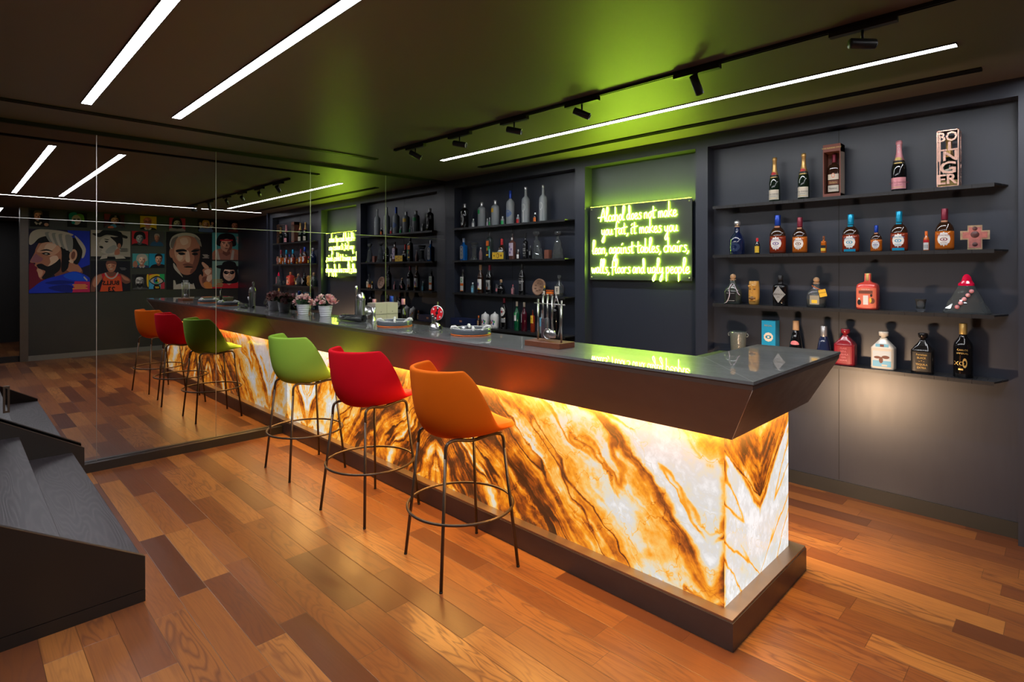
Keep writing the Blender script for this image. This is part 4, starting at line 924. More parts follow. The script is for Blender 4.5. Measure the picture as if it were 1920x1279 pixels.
# --- left bay, top shelf
place('vodka_bottle', 'silver printed dark vodka bottle, first on the left bay top shelf', 'bottle', 0, 863.8, 878.8, 382.5, 'vodka', G_BLACK, capm=K['silver'], capz=.84, group=GLf, labels=[dict(z=(.1, .6), fx=.6, m=K['grey'], shape='oval', art=((G_BLACK, -.5, .3, .2, .7, 'oval'), (K['white'], .1, .7, .05, .2, 'rect')))])
place('vodka_bottle', 'frosted vodka bottle with a green label on the left bay top shelf', 'bottle', 0, 895.5, 910.8, 379.5, 'vodka', G_FROST, capm=K['silver'], capz=.84, group=GLf, labels=[dict(z=(.52, .68), fx=.55, m=K['green'], cx=-.25)])
place('vodka_bottle', 'frosted vodka bottle with a yellow label on the left bay top shelf', 'bottle', 0, 920.8, 936.5, 375.8, 'vodka', G_FROST, capm=K['silver'], capz=.84, group=GLf, labels=[dict(z=(.52, .68), fx=.55, m=K['yellow'], cx=-.25)])
place('vodka_bottle', 'frosted vodka bottle with blue cap and blue print on the top shelf', 'bottle', 0, 949, 964.8, 358, 'tall', G_FROST, capm=K['blue'], capz=.77, group=GLf, labels=[dict(z=(.20, .44), fx=.9, m=C('bluish_print', (.10, .16, .34), .35), shape='badge', art=((G_FROST, -.5, .5, .6, .8, 'oval'),)), ])
for pl, pr_, pt, w_ in ((978, 993.5, 351, 'left of the orange miniature'), (1010.8, 1026, 347.5, 'at the right end of the top shelf')):
    place('vodka_bottle', 'tall frosted bottle printed with a white tree, ' + w_, 'bottle', 0, pl, pr_, pt, 'tall', G_FROST, capm=K['silver'], capz=.93, group=GLf,
          labels=[dict(name='tree_print', z=(.03, .55), fx=.85, m=G_FROST, art=((K['white'], .12, .26, 0, .6, 'rect'), (K['white'], -.1, .12, .55, .6, 'rect'), (C('grey_twigs', (.42, .44, .45), .4), -.45, .75, .55, .97, 'oval'), (G_FROST, -.2, .05, .66, .86, 'oval'), (G_FROST, .3, .55, .68, .88, 'oval'), (K['grey'], -.8, -.1, .42, .5, 'oval')))])
for pl, pr_, pt, cap, lc, lab in ((884.5, 890.8, 410.5, 'silver', 'white', 'clear miniature with white label beside the dark vodka'), (912, 915.8, 410, 'silver', 'lilac', 'clear miniature just right of the green labelled vodka'), (916.2, 920.3, 408, 'silver', 'green', 'green labelled miniature touching the yellow labelled vodka'),
                            (939, 946.5, 405.8, 'silver', 'green', 'green labelled miniature left of the blue capped vodka'), (967.8, 975, 402.5, 'silver', 'red', 'red labelled miniature right of the blue capped vodka'), (999.8, 1007, 399, 'silver', 'orange', 'orange labelled miniature between the two tree printed bottles')):
    place('miniature_bottle', lab, 'bottle', 0, pl, pr_, pt, 'mini', G_FROST if lc != 'orange' else G_BLACK, capm=K[cap], group=GM, labels=[dict(z=(.08, .5), fx=.9, m=K[lc])])
# --- left bay, second shelf
place('gin_bottle', 'bright blue glass gin bottle at the left end of the second shelf', 'bottle', 1, 861, 877.9, 447, 'square', G_BLUE, capm=K['silver'], capz=.82, n=4.5, dr=.9, group=GLf, labels=[dict(z=(.06, .66), fx=.7, m=K['grey'], shape='arch', art=((K['navy'], -.4, .4, .55, .95, 'oval'), (K['white'], -.2, .2, .62, .85, 'oval')), text=((K['navy'], 'GIN', .16, 0, .3, 1),))])
def goblet():
    x, w, z, dep = at_shelf(881, 897, 1); h = ztop(455, dep) - z; r = w / 2
    t = thing('glass_candle_holder', 'hourglass shaped glass holder with a cream core on the second shelf', 'candle holder', (x, 1.965, z)); b = MB()
    b.lathe([(r * .9, 0), (r * .95, .006), (r * .6, h * .16), (r * .55, h * .3), (r * .6, h * .68), (r * .7, h * .8), (r, h * .96), (r * .98, h), (r * .6, h * .84), (r * .4, h * .78)], G_CLR, seg=24); b.build('glass_bowl', t)
    b = MB(); b.lathe([(r * .36, h * .16), (r * .36, h * .7)], K['cream'], seg=18); b.build('core', t)
goblet()
place('miniature_bottle', 'small dusky pink miniature bottle beside the glass holder', 'bottle', 1, 898, 904.6, 464.4, 'sloped', C('dusky_pink', (.22, .12, .12), .4), capm=K['white'], capz=.9, group=GM)
place('rum_bottle', 'clear bottle with orange and green graphic label on the second shelf', 'bottle', 1, 910, 926, 436, 'vodka', C('smoky_glass', (.03, .04, .04), .1, coat=.5), capm=K['black'], capz=.86, group=GLf, n=4, dr=.8, labels=[dict(z=(.08, .70), fx=.9, m=K['ink'], art=((K['orange'], -.9, .5, .70, .98, 'rect'), (K['green'], .0, .9, .42, .66, 'rect'), (K['yellow'], -.8, .4, .12, .2, 'rect'), (K['orange'], -.5, 0, .4, .6, 'oval'), (K['sky'], .6, 1, .0, .5, 'rect')))])
place('whiskey_bottle', 'dark bottle with a red wax cap behind the gold plaque', 'bottle', 1, 934, 948, 448, 'whisky', G_BRN, capm=K['red'], capz=.70, group=GLf, y=2.0, labels=[dict(z=(.30, .46), fx=.9, m=K['white'])])
def gold_bar():
    x, w, z, dep = at_shelf(921, 948.8, 1, 1.925, .25, False); h = ztop(471, dep) - z
    t = thing('banknote_plaque', 'gold banknote style plaque in clear acrylic on the second shelf', 'plaque', (x, 1.925, z)); b = MB(); b.box(-w / 2, w / 2, -.012, .012, 0, h, G_CLR); b.build('acrylic_block', t)
    b = MB(); a = w / 2 * .94; b.box(-a, a, -.0145, -.0125, h * .06, h * .86, K['yellow']); 
    for cx_, r_, m_ in ((0, .3, K['brown']), (-.03, .22, K['yellow']), (-.65, .1, K['ink']), (.6, .13, K['brown'])): b.add([(a * cx_ + h * r_ * .8 * math.cos(q * PI / 8), -.0150 - .0004 * (m_ == K['yellow']), h * .46 + h * r_ * math.sin(q * PI / 8)) for q in range(16)], [tuple(range(16))], m_)
    b.build('gold_note', t)
gold_bar()
place('gin_bottle', 'square bottle with lilac patterned label and copper side on the second shelf', 'bottle', 1, 952.9, 968.5, 438.5, 'square', C('rosy_glass', (.12, .05, .04), .12, coat=.4), capm=K['black'], capz=.86, group=GLf, n=5, dr=.8, labels=[dict(z=(.14, .64), fx=.92, m=K['lilac'], art=((K['purple'], -.7, -.3, .6, .8, 'oval'), (K['purple'], .1, .6, .4, .6, 'oval'), (K['purple'], -.5, .0, .15, .35, 'oval'))), dict(name='neck_label', z=(.76, .85), fx=.95, m=K['white'], off=.001)])
place('miniature_bottle', 'amber miniature with a white label right of the lilac labelled gin', 'bottle', 1, 968.6, 974.8, 468, 'mini', G_BRN, capm=K['silver'], group=GM, labels=[dict(z=(.08, .5), fx=.9, m=K['white'])])
place('whiskey_bottle', 'black square whiskey bottle with white scroll label on the second shelf', 'bottle', 1, 979.8, 991, 437, 'square', G_BLACK, capm=K['black'], capz=.8, group=GLf, n=4.5, labels=[dict(z=(.08, .64), fx=.9, m=K['ink'], art=((K['grey'], -.85, .85, .72, .92, 'oval'), (K['ink'], -.5, .5, .62, .86, 'oval'), (K['grey'], -.7, .7, .08, .12, 'rect')), text=((K['white'], "JACK\nDANIEL'S", .13, 0, .5, .8), (K['white'], 'No.7', .14, 0, .25, .9)))])
place('miniature_bottle', 'black miniature of the square whiskey beside its big bottle', 'bottle', 1, 991.4, 997.4, 461, 'square', G_BLACK, capm=K['silver'], capz=.86, group=GM, n=4.5, labels=[dict(z=(.3, .6), fx=.8, m=K['grey'])])
def flame_decanter(pl, pr_, pt, lean, lab):
    x, w, z, dep = at_shelf(pl, pr_, 1); h = ztop(pt, dep) - z; a = w / 2
    t = thing('crystal_decanter', lab, 'decanter', (x, 1.965, z), 0, 'slanted crystal decanters'); b = MB()
    pr = [(1, 0), (1, .06), (.86, .2), (.68, .45), (.50, .64), (.26, .70), (.22, .80), (.26, .83)]; vs = []; fs = []; sg_ = 8
    seq = [(p, q) for p, q in pr] + [(p * .86, q + .008) for p, q in reversed(pr)]
    for p, q in seq: vs += [(a * p * math.cos(2 * PI * j / sg_ + q * 1.2) + lean * q * w, a * .7 * p * math.sin(2 * PI * j / sg_ + q * 1.2), h * q) for j in range(sg_)]
    for i in range(len(seq) - 1):
        for j in range(sg_): A_ = i * sg_ + j; B_ = i * sg_ + (j + 1) % sg_; fs.append((A_, B_, B_ + sg_, A_ + sg_))
    fs.append(tuple(range(sg_))[::-1]); fs.append(tuple((len(seq) - 1) * sg_ + j for j in range(sg_)))
    b.add(vs, fs, G_CLR); fixn(b.build('glass_body', t))
    b = MB(); b.lathe([(a * .2, h * .82), (a * .5, h * .9), (a * .55, h * .97), (a * .4, h)], G_CLR, c=(lean * .9 * w, 0, 0), seg=8); b.build('stopper', t)
    b = MB(); b.lathe([(a * .80, .010), (a * .74, h * .16)], C('pale_spirit', (.55, .62, .62), .05, trans=.9), seg=16, sec=sec(2, .65)); b.build('liquid', t)
flame_decanter(996, 1021, 434, -.18, 'slanted crystal decanter right of the black whiskey, stopper leaning left')
flame_decanter(1033, 1058.8, 433.8, 0., 'upright faceted crystal decanter at the right end, edged green by the neon')
carton('liquor_carton', 'small plain brown carton between the two crystal decanters', 1020.5, 1028.5, 1032, 468.5, 1, C('russet_card', (.20, .07, .045), .5), y=1.94, dpt=.05)
# --- left bay, third shelf
place('herbal_liqueur_bottle', 'slim black bottle with white and orange label at the left of the third shelf', 'bottle', 2, 862, 874, 505, 'square', G_BLACK, capm=K['black'], capz=.86, group=GLf, n=4.5, dr=.7, labels=[dict(z=(.06, .68), fx=.86, m=K['white'], art=((K['green'], -.5, .5, .62, .92, 'oval'), (K['white'], -.28, .28, .68, .86, 'oval'), (K['orange'], -1, 1, .38, .54, 'rect'), (K['orange'], -1, 1, 0, .06, 'rect')))])
place('miniature_bottle', 'clear miniature with pale blue label near the slim black bottle', 'bottle', 2, 883, 889.5, 530, 'mini', C('aqua_glass', (.10, .20, .22), .15), capm=K['white'], capz=.86, group=GM, labels=[dict(z=(.08, .5), fx=.9, m=K['sky'])])
place('rum_bottle', 'rum bottle with tan cap and white pirate style label on the third shelf', 'bottle', 2, 895, 907, 496.9, 'wine', G_BRN, capm=K['cork'], capz=.82, group=GLf, capw=1.2, labels=[dict(z=(.14, .5), fx=.9, m=K['white'], art=((K['red'], -.8, -.1, .1, .5, 'oval'), (K['purple'], -.4, .3, .3, .7, 'oval'), (K['yellow'], -.6, .6, 0, .1, 'rect')))])
place('rum_bottle', 'dark bottle with slim red cap right of the tan capped rum', 'bottle', 2, 911, 925, 497, 'wine', G_BLACK, capm=K['maroon'], capz=.82, group=GLf, labels=[dict(z=(.14, .48), fx=.8, m=K['grey'], art=((K['ink'], -.6, .6, .2, .75, 'oval'), (K['brown'], -.8, .4, 0, .3, 'rect')), text=((K['white'], 'RUM', .22, 0, .85, 1),))])
o = place('tequila_bottle', 'small round dark bottle with pink cap and hanging tag on the third shelf', 'bottle', 2, 932, 947, 524, 'dome', G_BLACK, stopper='ball', group=GLf)
b = MB(); b.box(-.018, .018, -.001, .001, -.09, 0, C('slate_card', (.10, .10, .11), .5)); b.box(-.013, .013, -.002, -.001, -.08, -.045, K['rose']); tg = b.build('hang_tag', o); tg.location = (-.015, -.045, .105); tg.rotation_euler = (.15, .3, 0)
place('miniature_bottle', 'clear miniature with red cap and pink label on the third shelf', 'bottle', 2, 958, 965, 534, 'square', C('pinkish_glass', (.25, .14, .15), .15), capm=K['red'], capz=.86, group=GM, n=4, labels=[dict(z=(.08, .6), fx=.9, m=K['pink'])])
place('gin_bottle', 'tall black bottle with a thin framed label in the middle of the third shelf', 'bottle', 2, 972.9, 985, 495, 'wine', G_BLACK, capm=K['black'], capz=.8, group=GLf, n=2.4, labels=[dict(z=(.14, .54), fx=.88, m=K['grey'], art=((K['ink'], -.94, .94, .02, .98, 'rect'),), text=((K['white'], 'LONDON\nGIN', .13, 0, .68, .9), (K['grey'], '----', .12, 0, .36, 1)))])
def plaque():
    c = bp(1010.4, 536.5, 'y', 1.985); dep = depth(c); r = 31.9 * dep / FOC / 2
    b = MB(); Mx = Matrix.Rotation(math.radians(78), 4, 'X'); 
    b.lathe([(r * .96, -.012), (r, -.008), (r, .008), (r * .96, .012), (r * .84, .012), (r * .82, .009), (.001, .009)], C('carved_wood', (.30, .17, .11), .55, var=.3, vscale=40), seg=36, M=Mx)
    for a in range(7): q = 2 * PI * a / 7; b.box(r * .45 * math.cos(q) - .012, r * .45 * math.cos(q) + .012, r * .45 * math.sin(q) - .005, r * .45 * math.sin(q) + .005, .009, .013, C('carved_relief', (.16, .08, .05), .6), M=Mx)
    tag(b.build('wooden_plaque', None, (c.x, 1.985, SHZ[2] + r * .985)), 'round carved wooden plaque leaning on the third shelf', 'plaque')
plaque()
place('miniature_bottle', 'yellow capped miniature in front of the round wooden plaque', 'bottle', 2, 1018, 1023.6, 535.6, 'mini', G_DARK, capm=K['yellow'], group=GM, y=1.92, labels=[dict(z=(.08, .5), fx=.9, m=K['cream'])])
def toy():
    x, w, z, dep = at_shelf(1024, 1038, 2, 1.925, .5, False); h = ztop(544, dep) - z
    t = thing('toy_cart', 'small orange toy cart beside the square yellow lit decanter', 'toy', (x, 1.925, z)); m_ = K['orange']
    b = MB(); a = w / 2; b.box(-a, a, -.02, .02, h * .3, h * .75, m_, bev=.003); b.box(-a, a, -.022, .022, h * .88, h, m_, bev=.002); b.build('cart_body', t)
    for sx in (-1, 1):
        for sy in (-1, 1):
            b = MB(); b.lathe([(h * .2, -.004), (h * .2, .004)], K['brown'], seg=14, M=Matrix.Translation((sx * a * .7, sy * .022, h * .2)) @ Matrix.Rotation(PI / 2, 4, 'X')); b.build('wheel', t)
            b = MB(); b.box(sx * a * .85 - .002, sx * a * .85 + .002, sy * .016 - .002, sy * .016 + .002, h * .75, h * .88, K['brown']); b.build('post', t)
toy()
place('whisky_decanter', 'square clear decanter with a Japanese style label, lit yellow green by neon', 'bottle', 2, 1038.5, 1058.5, 516, 'decanter', G_CLR, stopper='block', n=5, dr=.9, group=GLf, liquid=G_GOLDL, liqz=.16, labels=[dict(z=(.12, .48), fx=.75, m=K['cream'], art=((K['ink'], -.1, .1, .15, .85, 'rect'), (K['ink'], -.4, .4, .62, .70, 'rect'), (K['ink'], -.35, .35, .4, .48, 'rect')))])
# --- left bay, lowest shelf
carton('presentation_box', 'long navy blue presentation box lying at the left of the lowest shelf', 844.5, 884, 893.8, 599, 3, C('navy_leatherette', (.012, .02, .075), .4), y=1.915, dpt=.11, arts=((K['copper'], -.12, .12, .42, .72, 'rect'),))
place('miniature_bottle', 'tiny tan labelled bottle between the navy box and the white jars', 'bottle', 3, 894.5, 900.2, 592, 'mini', G_BRN, capm=K['orange'], group=GM, labels=[dict(z=(.12, .55), fx=.9, m=K['cork'])])
for pl, pr_, w_ in ((902, 918, 'left'), (919, 936, 'right')):
    x, w, z, dep = at_shelf(pl, pr_, 3); h = ztop(586.5, dep) - z; r = w / 2
    t = thing('painted_jar', '%s white ceramic bottle with coloured splashes of the pair on the lowest shelf' % w_, 'jar', (x, 1.965, z), 0, 'white splash painted ceramic bottles')
    b = MB(); b.lathe([(r * .9, 0), (r, .006), (r, h * .72), (r * .85, h * .88), (r * .45, h * .93), (r * .2, h)], K['white'], seg=24); b.build('jar_body', t)
    label_part(t, 'paint_splash', r, r, 2, h * .15, h * .7, .9, K['white'], art=tuple((K[c], u - .16, u + .12, v - .14, v + .16, 'oval') for c, u, v in (('orange', -.7, .7), ('yellow', -.45, .5), ('blue', -.1, .6), ('red', .15, .4), ('purple', .45, .6), ('blue', .6, .25), ('ink', -.2, .3), ('green', .75, .5))))
    b = MB(); b.lathe([(r * .16, h * .95), (r * .16, h * 1.06)], K['silver'], seg=12); b.build('spout', t)
place('vermouth_bottle', 'dark vermouth bottle with a round silver and red label on the lowest shelf', 'bottle', 3, 938.8, 951.8, 558.7, 'wine', G_BLACK, capm=K['maroon'], capz=.84, group=GLf, labels=[dict(z=(.42, .70), fx=.85, m=K['white'], shape='oval', art=((K['red'], -.35, .35, .35, .65, 'oval'), (K['ink'], -.9, .9, .47, .53, 'rect'))), dict(z=(.22, .36), fx=.9, m=K['grey'])])
place('wine_bottle', 'green wine bottle with cream capsule on the lowest shelf', 'bottle', 3, 963.7, 974.7, 565.7, 'wine', C('bottle_green', (.004, .09, .035), .08, coat=.4), capm=K['cream'], capz=.84, group=GLf, labels=[dict(z=(.34, .62), fx=.7, m=K['white'], cx=-.2, art=((K['green'], -.8, .8, .7, 1, 'rect'),))])
place('wine_bottle', 'deep red wine bottle with cream capsule on the lowest shelf', 'bottle', 3, 977.2, 988.6, 567, 'wine', C('ruby_glass', (.06, .004, .012), .08, coat=.4), capm=K['cream'], capz=.84, group=GLf, labels=[dict(z=(.3, .6), fx=.3, m=K['white'], cx=-.5)])
place('liqueur_bottle', 'orange labelled bottle behind the left rod of the bar tool stand', 'bottle', 3, 993.7, 1004, 581, 'flatsq', C('amber_red_glass', (.25, .03, .01), .12), capm=K['black'], capz=.86, group=GLf, n=4, labels=[dict(z=(.4, .75), fx=.9, m=K['yellow'], text=((K['ink'], '*', .5, 0, .5, 1),))])
place('gin_bottle', 'pale clear bottle behind the second rod of the bar tool stand', 'bottle', 3, 1011, 1020, 582, 'square', G_FROST, capm=K['black'], capz=.86, group=GLf, n=4, labels=[dict(z=(.3, .68), fx=.9, m=K['sky'])])
place('gin_bottle', 'twin striped clear bottle behind the middle of the bar tool stand', 'bottle', 3, 1021, 1031, 584, 'square', G_FROST, capm=K['black'], capz=.86, group=GLf, n=4, labels=[dict(z=(.0, .68), fx=.3, m=K['ink'])])
place('bottle_canister', 'tall dark cylinder canister at the right end of the lowest shelf', 'canister', 3, 1033.7, 1048.5, 566, 'vodka', G_BLACK, group=GLf)

# ------------------------------------------------------------------ things on the bar top
def on_bar(px, py, z=ZT): p = bp(px, py, 'z', z); return p
M_POT = C('white_ribbed_ceramic', (.80, .79, .86), .4)
M_PET = mat('pink_petal', (.85, .42, .42), .6, var=.25, vscale=25); M_PET2 = mat('pale_petal', (.90, .68, .62), .6, var=.2, vscale=25); M_LEAF = mat('dark_leaf', (.05, .11, .05), .5, var=.3)
def petal(mb, c, dirv, size, m, rnd, cup=.35):
    d = Vector(dirv).normalized(); a = d.cross(Vector((rnd.uniform(-1, 1), rnd.uniform(-1, 1), rnd.uniform(-1, 1)))).normalized(); n_ = a.cross(d); vs = []; fs = []
    for i in range(4):
        t = i / 3; w = size * (.18 + .62 * math.sin(PI * min(1, t * .85 + .12))) * .8
        for j in (-1, 0, 1): vs.append(Vector(c) + d * size * t * 1.1 + a * w * j * .6 + n_ * (size * cup * (abs(j) * .5 + t * t)))
    for i in range(3):
        for j in range(2): q = i * 3 + j; fs.append((q, q + 1, q + 4, q + 3))
    mb.add(vs, fs, m, True)
def bloom(c, r, rnd, n_=44):
    mb = MB()
    for k in range(n_):
        ph = rnd.uniform(0, 2 * PI); el = (k / n_) ** .7; v = Vector((math.cos(ph) * math.sin(el * 1.9), math.sin(ph) * math.sin(el * 1.9), math.cos(el * 1.9)))
        petal(mb, Vector(c) + v * r * .30, v + Vector((0, 0, .2)), r * rnd.uniform(.55, .8), M_PET if rnd.random() < .55 else M_PET2, rnd, rnd.uniform(-.5, .1))
    return mb
def flowerpot(px, py, r, h, label, blooms, seed):
    p = on_bar(px, py); t = thing('flower_pot', label, 'potted flowers', (p.x, p.y + r * .6, ZT), 0, 'pink potted flowers on the bar'); rnd = random.Random(seed)
    pr = [(r * .72, 0)]
    for k in range(5): z = h * (k + .1) / 5; rr = r * (.74 + .26 * (k + .5) / 5); pr += [(rr, z), (rr * 1.035, z + h * .08), (rr * 1.0, z + h * .18)]
    pr += [(r, h * .985), (r * 1.02, h), (r * .93, h), (r * .9, h * .85), (r * .7, h * .8)]
    b = MB(); b.lathe(pr, M_POT, seg=32); b.build('pot', t)
    lf = MB()
    for k in range(16):
        a = rnd.uniform(0, 2 * PI); e = rnd.uniform(.2, 1.1); v = Vector((math.cos(a) * math.sin(e), math.sin(a) * math.sin(e), math.cos(e)))
        petal(lf, Vector((0, 0, h * .9)) + v * r * .4, v, r * rnd.uniform(.9, 1.35), M_LEAF, rnd, .1)
    for k in range(40):
        a = rnd.uniform(0, 2 * PI); e = rnd.uniform(0, .9); v = Vector((math.cos(a) * math.sin(e), math.sin(a) * math.sin(e), math.cos(e))); lf.tube([(0, 0, h * .85), Vector((0, 0, h * .85)) + v * r * rnd.uniform(.7, 1.1)], .0012, M_LEAF, 4)
    lf.build('foliage', t)
    for (x, y, z, s_) in blooms: bloom((x * r, y * r, h + z * r), s_ * r, rnd).build('bloom', t)
flowerpot(561.5, 590, .062, .098, 'left pink flower pot on the bar nearest the mirror, small loose blooms', [(-.4, -.5, .75, .55), (.3, -.3, .95, .6), (-.1, .4, 1.0, .6), (.9, .2, .8, .6), (-1.1, -.6, .25, .55), (-1.35, -.3, -.15, .42), (1.1, .7, .3, .55), (.75, 1.1, -.1, .5), (-.8, .5, .7, .5)], 5)
flowerpot(603, 593.6, .062, .098, 'right pink flower pot on the bar with large open blooms', [(-.35, -.5, .75, .85), (.6, .3, .85, .8), (1.05, .85, .35, .72), (-.1, .6, .95, .7), (-1.0, -.9, .25, .5), (.5, -.7, .35, .5)], 9)
def ashtray(px, py, label):
    p = on_bar(px, py); t = thing('ashtray', label, 'ashtray', (p.x, p.y, ZT), 0, 'large round grey ashtrays on the bar'); r = .131; g_ = C('slate_glaze', (.10, .11, .125), .2, coat=.3)
    b = MB(); b.lathe([(r * .97, .006), (r, .012), (r, .036), (r * .97, .042), (r * .82, .042), (r * .76, .030), (.001, .030)], g_, seg=48); b.build('tray_body', t)
    b = MB(); b.lathe([(r * .96, .0), (r * 1.0, .002), (r * 1.0, .006), (r * .96, .008)], K['orange'], seg=48); b.build('foot_band', t)
    b = MB(); b.lathe([(r * .76, .0305), (.001, .0308)], K['black'], seg=40, cap=False); b.build('inner_dish', t)
    b = MB(); b.tube([(r * .9 * math.cos(a * PI / 24), r * .9 * math.sin(a * PI / 24), .0425) for a in range(48)], .0028, K['white'], 6, closed=True); b.build('rim_line', t)
    for k in range(4):
        a = PI / 4 + k * PI / 2 + .2; b = MB(); Mx = Matrix.Rotation(a, 4, 'Z')
        b.tube([Mx @ Vector(v) for v in ((r * 1.0, 0, .036), (r * .94, 0, .050), (r * .8, 0, .052), (r * .58, 0, .034))], [.007, .010, .010, .007], K['white'], 8); b.build('cigar_rest', t)
ashtray(740, 611, 'round grey ashtray left of the roulette game on the bar'); ashtray(883, 627, 'round grey ashtray right of the roulette game on the bar')
def roulette():
    p = on_bar(816, 618); t = thing('shot_roulette', 'chrome based drinking game with red and black wheel between the ashtrays', 'party game', (p.x, p.y, ZT), math.radians(20)); 
    b = MB(); b.lathe([(.034, 0), (.040, .003), (.040, .018), (.038, .020), (.036, .034), (.022, .048), (.008, .052)], M_STEEL, seg=28); b.build('base', t)
    b = MB(); b.lathe([(.0405, .017), (.041, .019), (.0405, .021)], M_BLACK, seg=28, cap=False); b.box(.03, .055, -.006, .006, .006, .028, M_BLACK); b.build('base_ring', t)
    b = MB(); b.lathe([(.012, .045), (.020, .105), (.018, .105), (.010, .052)], M_GLASS, c=(-.014, 0, 0), seg=20); b.build('shot_holder', t)
    b = MB(); b.box(.016, .024, -.003, .003, .04, .10, M_BLACK); b.box(.016, .024, -.003, .003, .16, .195, M_STEEL); b.build('pillar', t)
    w = MB(); R_ = .052; Mx = Matrix.Translation((.02, -.008, .118)) @ Matrix.Rotation(PI / 2, 4, 'X')
    w.lathe([(R_, -.003), (R_ * 1.03, 0), (R_, .003)], K['silver'], M=Mx, seg=36)
    for k in range(12):
        a0, a1 = 2 * PI * k / 12, 2 * PI * (k + 1) / 12; pts = [(0, 0, .0036)] + [(R_ * .95 * math.cos(a0 + (a1 - a0) * j / 4), R_ * .95 * math.sin(a0 + (a1 - a0) * j / 4), .0036) for j in range(5)]
        w.add([Mx @ Vector(q) for q in pts], [tuple(range(6))], (C('roulette_red', (.80, .02, .03), .35), K['red'], K['black'])[(0, 0, 2, 0, 0, 0)[k % 6]])
    w.lathe([(R_ * .22, .0042), (.001, .006)], K['black'], M=Mx, seg=18)
    for k in range(6):
        a = 2 * PI * k / 6 + .25; w.add([Mx @ Vector((R_ * .72 * math.cos(a) + .007 * math.cos(q * PI / 3), R_ * .72 * math.sin(a) + .007 * math.sin(q * PI / 3), .0046)) for q in range(6)], [tuple(range(6))], K['white'])
    w.build('wheel', t)
roulette()
def shaker():
    p = on_bar(665, 602.5); r = .038; t = thing('cocktail_shaker', 'tall polished steel cocktail shaker on the bar', 'shaker', (p.x - .035, p.y + .075, ZT))
    b = MB(); b.lathe([(r * .78, 0), (r * .80, .004), (r * .98, .17), (r, .172)], M_STEEL, seg=28); b.build('shaker_cup', t)
    b = MB(); b.lathe([(r * 1.03, .168), (r * 1.0, .19), (r * .86, .214), (r * .60, .230), (r * .2, .238), (.001, .239)], M_STEEL, seg=28); b.build('shaker_lid', t)
    q = on_bar(657.5, 601); t = thing('bar_muddler', 'steel muddler handle standing behind the cocktail shaker', 'bar tool', (q.x, q.y + .05, ZT))
    b = MB(); b.tube([(0, 0, 0), (0, 0, .05), (0, 0, .22), (0, 0, .235), (0, 0, .27), (0, 0, .287), (0, 0, .294)], [.014, .012, .007, .011, .0135, .011, .004], M_STEEL, 14); b.build('muddler_handle', t)
    b = MB(); b.tube([(0, 0, 0.0), (0, 0, .02)], .0145, M_BLACK, 14); b.build('muddler_foot', t)
    s_ = on_bar(688, 598); t = thing('cocktail_strainer', 'round steel cocktail strainer leaning between shaker and jigger', 'strainer', (s_.x, s_.y, ZT + .0), math.radians(45)); Mx = Matrix.Translation((0, 0, .072)) @ Matrix.Rotation(math.radians(72), 4, 'X')
    b = MB(); b.lathe([(.040, -.001), (.041, 0), (.040, .001)], M_STEEL, M=Mx, seg=32)
    for k in range(16): a = 2 * PI * k / 16; b.lathe([(.0025, .0012), (.0005, .0016)], M_BLACKM, M=Mx @ Matrix.Translation((.022 * math.cos(a), .022 * math.sin(a), 0)), seg=8)
    b.build('strainer_disc', t)
    b = MB(); b.tube([Mx @ Vector((.046 * math.cos(a * PI / 30), .046 * math.sin(a * PI / 30), .002 + .002 * (a % 2))) for a in range(60)], .0022, M_STEEL, 6, closed=True); b.build('coil_spring', t)
    b = MB(); b.tube([Mx @ Vector((0, -.04, 0)), (0, .004, .016), (0, .012, .006)], .006, M_STEEL, 8); b.build('strainer_handle', t)
    j = on_bar(698, 603); t = thing('jigger', 'steel hourglass jigger at the right of the strainer', 'jigger', (j.x, j.y + .01, ZT))
    b = MB(); b.lathe([(.020, 0), (.019, .004), (.007, .046), (.007, .052), (.022, .115), (.0205, .115), (.006, .056)], M_STEEL, seg=24); b.build('double_cone', t)
    a = on_bar(646, 600); c = on_bar(707, 602); d = (c - a); L_ = d.length
    t = thing('glass_tumbler', 'clear tall glass lying on its side in front of the shaker', 'glass', (1.205, .022, ZT + .0292), .12); Mx = Matrix.Rotation(PI / 2, 4, 'Y')
    b = MB(); b.lathe([(.022, -L_ / 2), (.024, -L_ / 2 + .004), (.029, L_ / 2), (.0275, L_ / 2), (.022, -L_ / 2 + .014)], M_GLASS, M=Mx, seg=28); b.build('tumbler_wall', t)
shaker()
